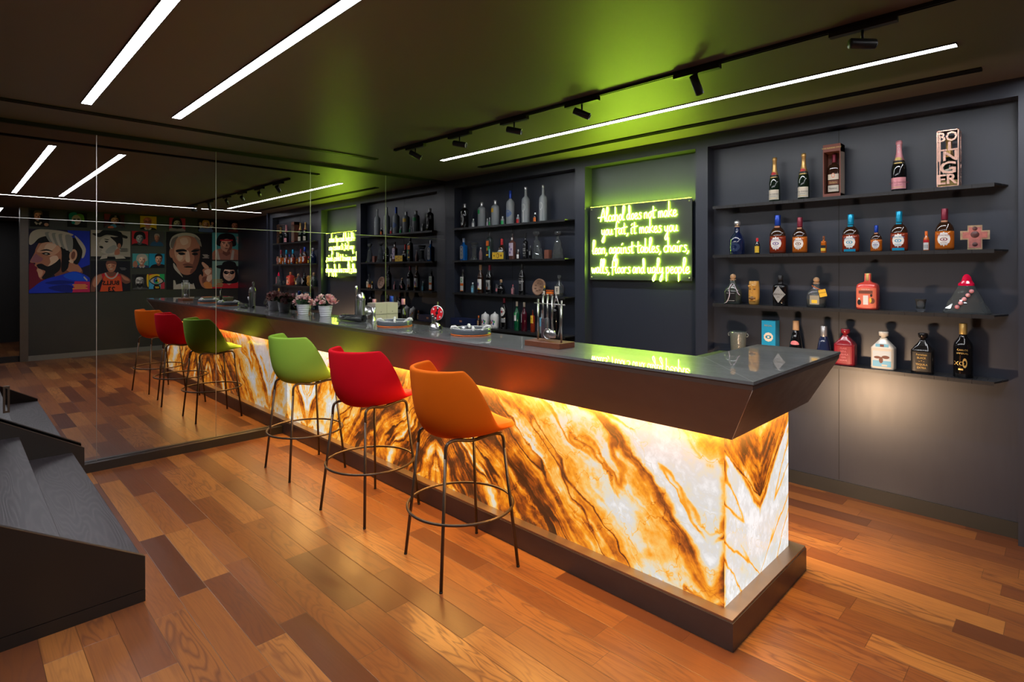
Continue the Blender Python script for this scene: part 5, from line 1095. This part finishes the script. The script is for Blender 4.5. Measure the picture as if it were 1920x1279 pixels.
def toolstand():
    A = Vector((3.245, -.055, 0)); B_ = Vector((3.483, -.055, 0)); rz = 0.
    t = thing('bar_tool_stand', 'wooden base bar tool rack of steel rods with hanging bar tools', 'tool rack', (3.365, .010, ZT), math.radians(1)); wm = C('walnut_block', (.15, .045, .02), .4, var=.35, vscale=30)
    b = MB(); b.box(-.125, .125, -.065, .065, 0, .030, wm, bev=.002); b.build('base_board', t)
    for x, y in ((-.10, .02), (.10, -.02)): b = MB(); b.tube([(x, y, .03), (x, y, .255)], .0052, M_SATIN, 12); b.build('upright_rod', t)
    b = MB(); b.tube([(-.132, .026, .232), (.128, -.026, .232)], .0035, M_SATIN, 8); b.build('cross_rod', t)
    def hang(name, lab, u, zb, fn):
        x, y = -.10 + .20 * u, .02 - .04 * u; q = thing(name, lab, 'bar tool', (3.365 + x, .010 + y, ZT + .03), math.radians(1)); h = MB(); h.tube([(0, 0, zb), (0, 0, .250)], .0048, M_SATIN, 10); h.tube([(0, 0, .250), (0, 0, .256)], .006, M_SATIN, 10); h.build('tool_handle', q); fn(q)
    def opener(q): b = MB(); b.box(-.012, .012, -.004, .004, .008, .12, C('dark_plum_grip', (.06, .04, .05), .4), bev=.003); b.build('grip', q)
    def strn(q):
        b = MB(); b.tube([(.028 * math.cos(a * PI / 12), .0, .036 + .028 * math.sin(a * PI / 12)) for a in range(24)], .003, M_STEEL, 8, closed=True); b.build('ring', q)
        b = MB(); b.lathe([(.026, -.001), (.026, .001)], M_SATIN, M=Matrix.Translation((0, 0, .036)) @ Matrix.Rotation(PI / 2, 4, 'X'), seg=24); b.build('disc', q)
    def tongs(q):
        for s_ in (-1, 1): b = MB(); b.tube(catm([(0, 0, .25), (s_ * .022, 0, .18), (s_ * .026, 0, .10), (s_ * .012, 0, .03)], 5), .0028, M_STEEL, 6); b.build('arm', q)
    def scoop(q): b = MB(); b.lathe([(.004, .066), (.018, .056), (.026, .036), (.022, .020), (.019, .018), (.02, .034)], M_STEEL, seg=20, sec=sec(2, .6)); b.build('scoop_bowl', q)
    hang('bottle_opener', 'dark gripped bottle opener hanging at the left of the tool rack', .22, .10, opener); hang('hanging_strainer', 'round steel strainer hanging second on the tool rack', .42, .064, strn)
    hang('hanging_scoop', 'steel scoop hanging third on the tool rack', .62, .06, scoop); hang('ice_tongs', 'bent wire ice tongs hanging at the right of the tool rack', .80, .22, tongs)
toolstand()
# cartons on the back worktop
for k, (y0, lab) in enumerate(((.33, 'left cream champagne carton behind the bar near the mirror'), (.445, 'right cream champagne carton behind the bar near the mirror'))):
    x1 = 1.15; x0 = x1 - .13; h = .352; cm = C('cream_card', (.56, .48, .39), .6); b = MB(); b.box(-.065, .065, -.0565, .0565, 0, h, cm)
    e = .0008
    def q4(y_0, y_1, z0, z1, m_): b.add([(.065 + e, y_0, z0), (.065 + e, y_1, z0), (.065 + e, y_1, z1), (.065 + e, y_0, z1)], [(0, 1, 2, 3)], m_)
    q4(-.02, .055, .175, .183, K['ink']); q4(-.024, -.019, .15, .21, K['ink'])
    tv, tf = text_geo('MOET & CHANDON', .012); b.add([(.065 + .001, p[0], .255 + p[1]) for p in tv], tf, K['ink']); tv, tf = text_geo('*', .03); b.add([(.0661, p[0], .27 + p[1]) for p in tv], tf, K['ink'])
    tag(b.build('champagne_carton', None, ((x0 + x1) / 2, y0, .92)), lab, 'box', 'cream champagne cartons')
bottle('water_bottle', 'bottle with bright blue cap standing behind the cream cartons', 'bottle', .96, .56, .92, .07, .40, 'wine', G_NAVY, capm=K['blue'], capz=.80, capw=1.6, group='bottles behind the cartons')
for x, y, lab in ((.86, .44, 'left pink capped bottle behind the cream cartons'), (1.0, .66, 'right pink capped bottle behind the cream cartons')): bottle('water_bottle', lab, 'bottle', x, y, .92, .06, .372, 'wine', G_BLACK, capm=K['pink'], capz=.86, capw=1.7, group='bottles behind the cartons')

# ------------------------------------------------------------------ posters on the wall opposite the mirror
PC = {}
def pc(c):
    k = tuple(c)
    if k not in PC: PC[k] = mat('poster_ink_%d' % len(PC), tuple(v * 1.35 for v in c), .65, spec=.25, var=.03)
    return PC[k]
INK, PAPER, SK1, SK2, SK3, SK4 = (.008, .008, .010), (.40, .36, .30), (.52, .28, .18), (.36, .15, .09), (.16, .06, .04), (.62, .42, .30)
BLU, RED_, TEAL, AZ, YEL = (.012, .03, .38), (.45, .02, .03), (.06, .30, .30), (.01, .26, .42), (.62, .40, .02)
def cp(P_):
    n = len(P_); out = []
    for i in range(n):
        p0, p1, p2, p3 = [Vector((*P_[(i + k) % n], 0)) for k in (-1, 0, 1, 2)]
        for s_ in range(4):
            t = s_ / 4; q = .5 * ((2 * p1) + (-p0 + p2) * t + (2 * p0 - 5 * p1 + 4 * p2 - p3) * t * t + (-p0 + 3 * p1 - 3 * p2 + p3) * t ** 3); out.append((q.x, q.y))
    return out
def el(cx, cy, rx, ry, n=20, rot=0.): 
    return [(cx + rx * math.cos(2 * PI * k / n) * math.cos(rot) - ry * math.sin(2 * PI * k / n) * math.sin(rot), cy + rx * math.cos(2 * PI * k / n) * math.sin(rot) + ry * math.sin(2 * PI * k / n) * math.cos(rot)) for k in range(n)]
def clip(P_):
    """clip a polygon to the poster's unit square"""
    for ax, lim, sg_ in ((0, 0., 1), (0, 1., -1), (1, 0., 1), (1, 1., -1)):
        out = []; n = len(P_)
        for i in range(n):
            a, b_ = P_[i], P_[(i + 1) % n]; ia = (a[ax] - lim) * sg_ >= 0; ib = (b_[ax] - lim) * sg_ >= 0
            if ia: out.append(a)
            if ia != ib:
                t = (lim - a[ax]) / (b_[ax] - a[ax]); out.append((a[0] + (b_[0] - a[0]) * t, a[1] + (b_[1] - a[1]) * t))
        P_ = out
        if len(P_) < 3: return []
    return P_
def R4(u0, u1, v0, v1): return [(u0, v0), (u1, v0), (u1, v1), (u0, v1)]
def lines(u0, u1, v, n, h, c): return [(c, R4(u0 + .02 * (k % 3), u1 - .03 * ((k + 1) % 2), v + k * h * 1.5, v + k * h * 1.5 + h)) for k in range(n)]
def poster(y1, y2, zt, zb, label, bg, art, text=(), name='wall_poster', group='portrait posters opposite the mirror'):
    w, h = y2 - y1, zt - zb; b = MB(); b.box(-.018, 0, -w / 2, w / 2, -h / 2, h / 2, pc(bg)); lay = .0184
    for c, P_ in art:
        P_ = clip(P_)
        if not P_: continue
        b.add([(-lay, (u - .5) * w, (.5 - v) * h) for u, v in P_], [tuple(range(len(P_)))], pc(c)); lay += .00022
    for c, tx, size, u, v in text:
        tv, tf = text_geo(tx, size * h, (.9, 1), bold=.004); b.add([(-lay - .0006, (u - .5) * w - p[0], (.5 - v) * h + p[1]) for p in tv], tf, pc(c))
    o = b.build(name, None, (XP, (y1 + y2) / 2, (zt + zb) / 2)); return tag(o, label, 'poster', group)
def head(cx, cy, s, skin, shade, hair, hairk='short', shirt=INK, lt=None, extra=()):
    lt = lt or tuple(min(1, v * 1.5) for v in skin); A = []
    P_ = lambda pts: [(cx + x * s, cy + y * s) for x, y in pts]
    A.append((shirt, P_(cp([(-1.5, 2.2), (-1.3, 1.25), (-.5, .95), (.5, .95), (1.3, 1.25), (1.5, 2.2)]))))
    A.append((shade, P_([(-.3, .5), (.3, .5), (.38, 1.05), (0, 1.3), (-.38, 1.05)])))
    if hairk == 'long': A.append((hair, P_(cp([(-.85, -.3), (-.6, -1.0), (0, -1.15), (.6, -1.0), (.85, -.3), (.9, .8), (.6, 1.1), (-.6, 1.1), (-.9, .8)]))))
    if hairk == 'curly': A.append((hair, P_(cp([(-.8, .2), (-.95, -.4), (-.7, -1.0), (-.2, -1.2), (.3, -1.2), (.75, -1.0), (.95, -.4), (.8, .2)]))))
    A.append((skin, P_(cp([(-.55, -.55), (-.60, .05), (-.48, .55), (0, .86), (.48, .55), (.60, .05), (.55, -.55), (0, -.85)]))))
    A.append((lt, P_(cp([(-.42, -.55), (-.1, -.65), (.08, -.35), (.02, .1), (-.2, .3), (-.38, .15), (-.5, -.1)]))))
    A.append((shade, P_(cp([(.55, -.4), (.60, .05), (.48, .55), (.05, .84), (.18, .5), (.32, .2), (.26, -.1), (.40, -.3)]))))
    A.append((shade, P_([(0, -.12), (.13, .22), (-.08, .22)])))
    for sx in (-1, 1):
        A.append((INK, P_([(sx * .10, -.20), (sx * .44, -.27), (sx * .42, -.17), (sx * .12, -.13)]))); A.append((PAPER, P_(el(sx * .26, -.06, .11, .045)))); A.append((INK, P_(el(sx * .26, -.06, .05, .05))))
    A.append((shade, P_(el(0, .47, .19, .05)))); A.append((INK, P_(R4(-.19, .19, .462, .478))))
    if hairk == 'short': A.append((hair, P_(cp([(-.62, -.05), (-.68, -.6), (-.45, -1.0), (0, -1.12), (.45, -1.0), (.68, -.6), (.62, -.05), (.50, -.45), (.2, -.62), (-.2, -.60), (-.50, -.45)]))))
    if hairk in ('long', 'curly'): A.append((hair, P_(cp([(-.66, .1), (-.75, -.6), (-.35, -1.0), (.35, -1.0), (.75, -.6), (.66, .1), (.45, -.40), (.05, -.60), (-.45, -.38)]))))
    if hairk == 'bald': A.append((hair, P_(cp([(-.62, .1), (-.66, -.4), (-.55, -.2), (-.52, .1)]))));
    for e in extra:
        if e == 'glasses':
            for sx in (-1, 1): A.append((INK, P_(el(sx * .27, -.06, .21, .16)))); A.append((tuple(v * .55 for v in lt), P_(el(sx * .27, -.06, .17, .12)))); A.append((INK, P_(el(sx * .27, -.05, .06, .05))))
            A.append((INK, P_(R4(-.08, .08, -.1, -.05))))
        if e == 'shades':
            for sx in (-1, 1): A.append((INK, P_(cp([(sx * .05, -.16), (sx * .5, -.2), (sx * .5, .02), (sx * .28, .14), (sx * .08, .04)])))); A.append((SK4, P_(R4(sx * .18 - .05, sx * .18 + .03, -.12, -.06))))
        if e == 'tache': A.append((INK, P_(cp([(-.2, .42), (-.12, .30), (0, .27), (.12, .30), (.2, .42), (0, .36)]))))
        if e == 'beard': A.append((INK, P_(cp([(-.5, .3), (-.3, .36), (0, .30), (.3, .36), (.5, .3), (.40, .7), (0, .95), (-.40, .7)]))) ); A.append((shade, P_(el(0, .47, .16, .05))))
        if e == 'brim': A.append((INK, P_(el(0, -.62, 1.35, .26, rot=.06)))); A.append((INK, P_(cp([(-.62, -.62), (-.6, -1.15), (0, -1.3), (.6, -1.15), (.62, -.62)]))))
        if e == 'cap': A.append((INK, P_(cp([(-.7, -.45), (-.6, -1.0), (0, -1.2), (.6, -1.05), (.72, -.5), (0, -.62)])))); A.append((PAPER, P_(el(.1, -.85, .16, .14)))); A.append((INK, P_(el(.1, -.85, .09, .07))))
        if e == 'band': A.append((RED_, P_([(-.62, -.50), (.62, -.56), (.62, -.40), (-.62, -.34)])))
        if e == 'bowtie': A.append((INK, P_([(-.35, 1.15), (0, 1.28), (.35, 1.15), (.35, 1.5), (0, 1.36), (-.35, 1.5)])))
        if e == 'collar': A.append((PAPER, P_([(-.42, 1.0), (0, 1.35), (-.25, 1.6), (-.6, 1.15)]))); A.append((PAPER, P_([(.42, 1.0), (0, 1.35), (.25, 1.6), (.6, 1.15)])))
    return A
# large: footballer in profile
fb = [(BLU, [(.62, 0), (1, 0), (1, .55), (.80, .62), (.70, .3)]), ((.13, .01, .025), cp([(0, .55), (.15, .6), (.25, .8), (.1, 1), (0, 1)])),
      (SK3, cp([(.45, .45), (.72, .42), (.80, .55), (.88, .68), (.70, .76), (.42, .76)])), (SK2, cp([(.55, .58), (.66, .52), (.80, .56), (.86, .66), (.70, .69)])),
      (SK2, cp([(.18, .20), (.11, .30), (.09, .37), (.02, .50), (.04, .525), (.10, .53), (.09, .57), (.13, .60), (.12, .65), (.16, .71), (.18, .78), (.28, .76), (.44, .66), (.52, .50), (.52, .26), (.35, .19)])),
      (SK1, cp([(.22, .21), (.14, .31), (.13, .36), (.22, .37), (.34, .42), (.44, .38), (.50, .30), (.38, .20)])), (SK4, cp([(.30, .22), (.24, .30), (.28, .36), (.36, .33), (.44, .24)])), (SK4, cp([(.33, .44), (.44, .41), (.47, .50), (.36, .56), (.28, .60), (.34, .52)])),
      ((.25, .10, .13), cp([(.10, .39), (.03, .50), (.10, .52), (.18, .51), (.22, .46), (.16, .42)])), (INK, cp([(.12, .56), (.20, .54), (.30, .58), (.42, .52), (.50, .46), (.50, .62), (.38, .72), (.26, .78), (.20, .76), (.26, .66), (.16, .62)])), (SK1, cp([(.13, .62), (.19, .63), (.22, .68), (.17, .76), (.14, .69)])),
      (INK, cp([(.17, .34), (.28, .31), (.38, .345), (.28, .335)])), (INK, cp([(.20, .38), (.28, .36), (.34, .39), (.28, .405)])), (PAPER, el(.27, .385, .025, .009)),
      (INK, cp([(.06, .16), (.2, .10), (.5, .10), (.8, .14), (.90, .30), (.86, .42), (.78, .55), (.66, .50), (.62, .62), (.52, .66), (.52, .34), (.45, .22), (.3, .2), (.16, .22)])),
      (SK1, el(.715, .40, .065, .10, rot=.2)), (SK3, el(.715, .40, .035, .065, rot=.2)), (SK4, cp([(.67, .47), (.72, .50), (.70, .53), (.64, .50)])),
      (PAPER, cp([(.0, .22), (.02, .08), (.12, .01), (.30, .0), (.55, .02), (.72, .07), (.60, .10), (.45, .11), (.30, .10), (.16, .14), (.08, .22), (.03, .25)]))] + \
     [(PAPER if k % 2 else (.22, .22, .20), cp([(.25 + .055 * k, .06 + .004 * k), (.34 + .06 * k, .05 + .010 * k), (.37 + .055 * k, .16 + .028 * k), (.33 + .05 * k, .20 + .02 * k)])) for k in range(7)] + \
     [(PAPER, cp([(.74, .08), (.86, .18), (.93, .30), (.90, .42), (.86, .44), (.87, .32), (.80, .20)])), (BLU, cp([(.02, 1.02), (.08, .90), (.25, .79), (.50, .72), (.72, .66), (.88, .70), (1.02, .80), (1.02, 1.02)])), ((.01, .07, .52), cp([(.55, .73), (.72, .67), (.86, .71), (.96, .80), (.70, .80)])),
      ((.008, .015, .16), cp([(.25, .84), (.50, .80), (.75, .84), (.45, .87)])), ((.008, .015, .16), cp([(.3, .92), (.6, .87), (.75, .95), (.6, 1.0)])), ((.42, .02, .08), [(.74, .82), (1, .83), (1, 1), (.70, 1)]), (PAPER, [(.90, .74), (.96, .80), (.95, .82), (.89, .76)])] + lines(.70, .96, .87, 4, .014, (.60, .25, .05))
poster(-1.358, -.514, 2.279, 1.168, 'largest poster at the far left, footballer in profile with swept blond hair and blue shirt', (.014, .012, .035), fb)
# hat and moustache
hm = [((.30, .27, .22), R4(0, 1, 0, .9)), (PAPER, cp([(.28, .28), (.21, .42), (.19, .47), (.25, .52), (.24, .60), (.28, .68), (.25, .74), (.34, .80), (.55, .84), (.70, .70), (.72, .45), (.60, .2), (.40, .2)])), ((.26, .26, .24), cp([(.42, .62), (.56, .50), (.64, .55), (.58, .74), (.42, .80), (.36, .74)])),
      (INK, cp([(.20, .57), (.27, .54), (.31, .60), (.27, .63)])), (INK, cp([(.34, .36), (.44, .38), (.38, .42)])), (INK, cp([(.32, .29), (.46, .31), (.40, .33)])), (INK, cp([(.60, .22), (.78, .20), (.80, .45), (.74, .60), (.66, .56), (.62, .40), (.48, .22)])), (SK2, el(.71, .52, .045, .09)),
      (SK2, cp([(.60, .70), (.70, .60), (.72, .80), (.60, .84)])), (INK, cp([(.04, .12), (.20, .10), (.30, .0), (.55, -.02), (.74, .03), (.80, .12), (.92, .18), (.90, .26), (.70, .20), (.40, .15), (.22, .24), (.08, .18)])), (INK, cp([(.1, 1.02), (.3, .90), (.6, .92), (.9, .90), (1.02, 1.02)])), (PAPER, [(.28, .86), (.42, .82), (.40, .96), (.22, 1.0)]), (PAPER, [(.58, .84), (.80, .86), (.88, .96), (.62, .98)])] + lines(.72, .95, .60, 5, .018, (.05, .05, .05))
poster(-.499, .108, 2.305, 1.768, 'poster of a white faced man in a bowler hat with tiny moustache', (.02, .02, .02), hm)
# basketball player
bk = [(SK3, cp([(.0, .80), (.08, .52), (.30, .40), (.5, .38), (.75, .42), (.97, .58), (1.0, .70), (.85, .75), (.6, .5), (.3, .6), (.15, .75), (.1, 1.0), (0, 1.0)])), (SK2, cp([(.04, .75), (.12, .52), (.28, .44), (.26, .6), (.12, .85)])), (SK2, cp([(.76, .46), (.93, .58), (.97, .66), (.84, .62)])),
      (RED_, [(.26, .44), (.38, .38), (.46, .48), (.56, .48), (.66, .38), (.76, .50), (.80, 1), (.22, 1), (.30, .62)]), ((.55, .07, .02), [(.30, .62), (.34, .48), (.42, .52), (.60, .52), (.72, .50), (.76, .70), (.79, 1), (.23, 1)]), (SK3, cp([(.40, .36), (.60, .36), (.60, .46), (.51, .52), (.42, .46)])), (PAPER, cp([(.34, .42), (.37, .39), (.42, .50), (.51, .56), (.60, .50), (.66, .38), (.69, .40), (.62, .54), (.51, .60), (.40, .54)])),
      (SK2, cp([(.38, .06), (.39, .22), (.44, .34), (.50, .37), (.58, .33), (.62, .22), (.63, .06), (.5, .0)])), (SK3, cp([(.39, .02), (.5, -.03), (.62, .02), (.63, .12), (.5, .08), (.39, .12)])), (SK1, cp([(.42, .12), (.50, .10), (.50, .20), (.44, .22)])), (PAPER, cp([(.45, .255), (.55, .255), (.52, .28), (.48, .28)])), (INK, R4(.43, .48, .155, .17)), (INK, R4(.54, .59, .155, .17)),
      ] + lines(.72, .90, .22, 3, .02, (.10, .10, .11))
poster(-.499, .108, 1.74, 1.174, 'poster of a basketball player in a red BULLS jersey', (.010, .010, .016), bk, text=((INK, 'BULLS', .19, .50, .73), (INK, '23', .22, .51, .94)))
S_ = .24
sm = [(.134, .396, 2.318, 2.041, 'small red poster with a grey toned curly haired face', RED_, head(.48, .48, .38, (.30, .29, .28), (.07, .07, .07), INK, 'curly', INK, extra=())),
      (.413, .667, 2.322, 2.039, 'small dark poster of a player in a blue sleeveless shirt with headband', (.05, .05, .05), head(.52, .42, .26, SK2, SK3, (.3, .25, .2), 'short', (.02, .07, .14), extra=())),
      (.143, .405, 1.886, 1.612, 'small teal poster of a white haired man in a blue suit', TEAL, head(.58, .45, .36, SK4, SK2, PAPER, 'curly', (.03, .04, .10), extra=('tache', 'collar')) + [(SK2, cp([(.02, .9), (.05, .6), (.2, .5), (.3, .7), (.26, .95)]))]),
      (.413, .676, 1.892, 1.615, 'small bright blue poster of a man with moustache and black jacket', AZ, head(.62, .40, .36, SK1, SK3, INK, 'short', INK, extra=('tache',))),
      (.143, .405, 1.489, 1.197, 'small black and white poster of a bearded man with glasses', (.02, .02, .02), head(.45, .45, .44, (.38, .37, .36), (.10, .10, .10), INK, 'short', (.06, .06, .06), extra=('beard', 'glasses')) + [(YEL, cp([(.88, .1), (1, .05), (1, .8), (.9, .7)]))])]
for y1, y2, zt_, zb_, lab, bg, art in sm: poster(y1, y2, zt_, zb_, lab, bg, art, group='small square posters in the middle')
eye = [(RED_, R4(0, .5, 0, .35)), ((.02, .35, .10), R4(.5, 1, 0, .4)), (YEL, cp([(0, .1), (.5, .0), (.7, .1), (.4, .3), (0, .4)])), ((.05, .3, .5), R4(0, .35, .6, 1)), ((.4, .03, .05), R4(.75, 1, .55, 1)), (INK, cp([(.02, .45), (.3, .18), (.6, .14), (.98, .48), (.6, .74), (.3, .72)])), (PAPER, cp([(.08, .45), (.32, .26), (.6, .22), (.9, .48), (.6, .66), (.3, .64)])), ((.01, .10, .35), el(.47, .44, .19, .22)), (YEL, cp([(.47, .44), (.55, .26), (.66, .40), (.60, .56)])), ((.02, .3, .12), cp([(.47, .44), (.60, .58), (.45, .66), (.36, .56)])), (INK, el(.47, .44, .075, .09)), (PAPER, el(.43, .38, .03, .03)), (INK, cp([(.3, 1.0), (.34, .74), (.6, .72), (.72, 1.0)]))]
poster(.413, .676, 1.493, 1.202, 'small rainbow coloured poster of a single large eye', TEAL, eye + lines(.38, .66, .84, 3, .03, YEL), group='small square posters in the middle')
# large: man in dinner jacket pointing
gd = [(SK2, cp([(.13, .22), (.10, .38), (.14, .50), (.20, .56), (.24, .66), (.36, .74), (.50, .74), (.62, .66), (.68, .52), (.72, .34), (.70, .14), (.55, .04), (.30, .05), (.18, .12)])), (SK1, cp([(.20, .20), (.22, .10), (.40, .06), (.52, .10), (.50, .24), (.42, .30), (.40, .46), (.30, .52), (.20, .46), (.16, .32)])), (SK4, cp([(.28, .12), (.42, .09), (.46, .18), (.34, .22)])), (SK4, cp([(.22, .40), (.32, .38), (.34, .46), (.26, .50)])),
      (SK3, cp([(.56, .30), (.72, .28), (.70, .50), (.60, .68), (.50, .72), (.56, .56), (.60, .44)])), (SK4, cp([(.42, .32), (.48, .34), (.50, .50), (.44, .52), (.40, .48)])), (INK, cp([(.20, .31), (.36, .29), (.44, .33), (.34, .335), (.22, .35)])), (INK, cp([(.52, .33), (.62, .29), (.72, .30), (.62, .34)])), (INK, cp([(.24, .36), (.34, .35), (.40, .38), (.30, .40)])), (INK, cp([(.54, .37), (.64, .35), (.68, .38), (.60, .40)])), (SK3, cp([(.34, .57), (.44, .54), (.56, .56), (.60, .60), (.46, .60)])), (INK, cp([(.36, .605), (.46, .595), (.58, .61), (.46, .625)])), (SK2, cp([(.38, .63), (.46, .62), (.56, .63), (.48, .66)])), (SK2, el(.10, .36, .045, .09)),
      (PAPER, cp([(.10, .30), (.06, .22), (.10, .10), (.22, .03), (.40, .0), (.60, .02), (.72, .10), (.70, .16), (.60, .08), (.42, .05), (.26, .08), (.18, .14), (.14, .24)])), ((.15, .13, .11), cp([(.08, .24), (.12, .12), (.24, .07), (.18, .16), (.13, .28)])), ((.2, .18, .15), cp([(.60, .06), (.72, .12), (.76, .24), (.70, .20), (.64, .12)])),
      (PAPER, cp([(.14, .54), (.20, .60), (.34, .78), (.30, .76), (.16, .64)])), (PAPER, [(.14, .84), (.30, .86), (.58, .90), (.62, 1.0), (.14, 1.0)]), (INK, [(.16, .80), (.40, .84), (.58, .82), (.56, .92), (.40, .88), (.2, .92)]),
      (SK2, cp([(.80, .98), (.72, .88), (.70, .78), (.74, .74), (.78, .78), (.80, .72), (.78, .66), (.86, .62), (.94, .62), (1.0, .66), (1.0, 1.0)])), (SK1, cp([(.76, .54), (.80, .52), (.92, .60), (.90, .64), (.82, .62)])), (SK4, cp([(.82, .68), (.92, .64), (.98, .68), (.90, .76)])), (SK4, cp([(.86, .80), (.98, .74), (1, .82), (.92, .88)])), (SK3, cp([(.78, .80), (.88, .78), (.84, .88), (.78, .90)])), ((.55, .20, .05), cp([(.80, .90), (.92, .88), (1, .94), (1, 1), (.86, .99)]))] + lines(.78, .93, .38, 4, .012, PAPER)
poster(.713, 1.54, 2.326, 1.188, 'largest poster at the right, grey haired man in dinner jacket raising one finger', (.010, .009, .011), gd)
poster(1.545, 2.134, 2.356, 1.789, 'poster of a dark haired boxer in headband on turquoise', TEAL, [(SK2, cp([(.0, 1.02), (.02, .72), (.2, .6), (.5, .58), (.8, .6), (1.0, .74), (1.0, 1.02)]))] + head(.47, .42, .34, SK1, SK3, INK, 'curly', (.3, .13, .09), extra=('band',)) + [(PAPER, [(.10, .64), (.18, .62), (.26, 1), (.16, 1)]), (PAPER, [(.66, .62), (.74, .64), (.70, 1), (.60, 1)])] + lines(.80, .97, .12, 6, .03, (.45, .30, .30)))
poster(1.545, 2.134, 1.761, 1.187, 'poster of a smiling singer in black hat and dark sunglasses on pale green', (.16, .28, .24), [(RED_, cp([(.3, 1.02), (.45, .82), (.8, .78), (1.0, .9), (1, 1.02)]))] + head(.56, .44, .34, SK4, SK1, INK, 'long', RED_, extra=('brim', 'shades')) + [(PAPER, cp([(.47, .58), (.56, .60), (.65, .58), (.56, .63)])), (RED_, [(.0, .94), (.3, .92), (.3, 1), (0, 1)])] + lines(.02, .36, .66, 5, .04, (.30, .25, .10)))
top = [(-1.344, -1.088, 2.60, 2.321, 'small dark poster at the top left, shadowed man with folded hands', INK, head(.42, .35, .34, SK1, INK, (.10, .07, .05), 'short', INK, extra=('collar',)) + [(SK1, el(.85, .85, .12, .1))]),
       (-.837, -.554, 2.605, 2.341, 'small dark top poster with green and white abstract face shapes', INK, [((.0, .20, .18), cp([(.1, .5), (.1, .1), (.4, .0), (.5, .2), (.3, .6)])), ((.10, .30, .05), cp([(.5, .1), (.8, .15), (.85, .6), (.6, .4)])), (PAPER, el(.45, .5, .24, .34)), (INK, el(.36, .48, .08, .05)), (INK, el(.56, .46, .08, .05)), ((.0, .20, .18), el(.3, .7, .09, .1))]),
       (-.299, .015, 2.615, 2.352, 'small top poster of a person in a black cap with colourful sleeve', (.05, .015, .02), [((.20, .03, .05), R4(0, .3, 0, .4))] + head(.52, .42, .32, SK1, SK3, INK, 'long', (.05, .05, .06), extra=('cap',)) + [((.05, .25, .40), cp([(.3, .8), (.5, .7), (.6, .9), (.4, .95)])), ((.55, .15, .08), cp([(.2, .9), (.4, .85), (.45, .98), (.2, 1.0)]))]),
       (.268, .539, 2.615, 2.349, 'small yellow top poster of a smiling old man with glasses in a suit', YEL, head(.46, .42, .40, (.50, .15, .10), SK2, (.35, .10, .06), 'bald', INK, extra=('glasses', 'collar'))),
       (.759, 1.043, 2.612, 2.353, 'small crimson top poster of a bearded man with a dark beret', (.42, .03, .08), head(.48, .40, .36, (.40, .38, .36), (.12, .10, .10), INK, 'long', (.22, .20, .20), extra=('beard',))),
       (1.278, 1.581, 2.615, 2.358, 'small black top poster of a long haired blond man in denim raising hands', INK, head(.48, .36, .28, SK1, SK3, (.45, .25, .06), 'long', (.08, .14, .28)) + [(SK1, el(.12, .35, .07, .12)), (SK1, el(.88, .28, .08, .12)), (PAPER, cp([(.05, .5), (.2, .45), (.3, .6), (.12, .7)])), (PAPER, cp([(.95, .5), (.8, .40), (.7, .6), (.88, .65)]))]),
       (1.853, 2.123, 2.62, 2.384, 'small black top poster at the right of a man with upturned moustache', INK, head(.5, .42, .38, SK1, SK3, INK, 'short', (.12, .02, .02), extra=('tache',)))]
for y1, y2, zt_, zb_, lab, bg, art in top: poster(y1, y2, zt_ - .0, zb_, lab, bg, art, group='small posters along the top')
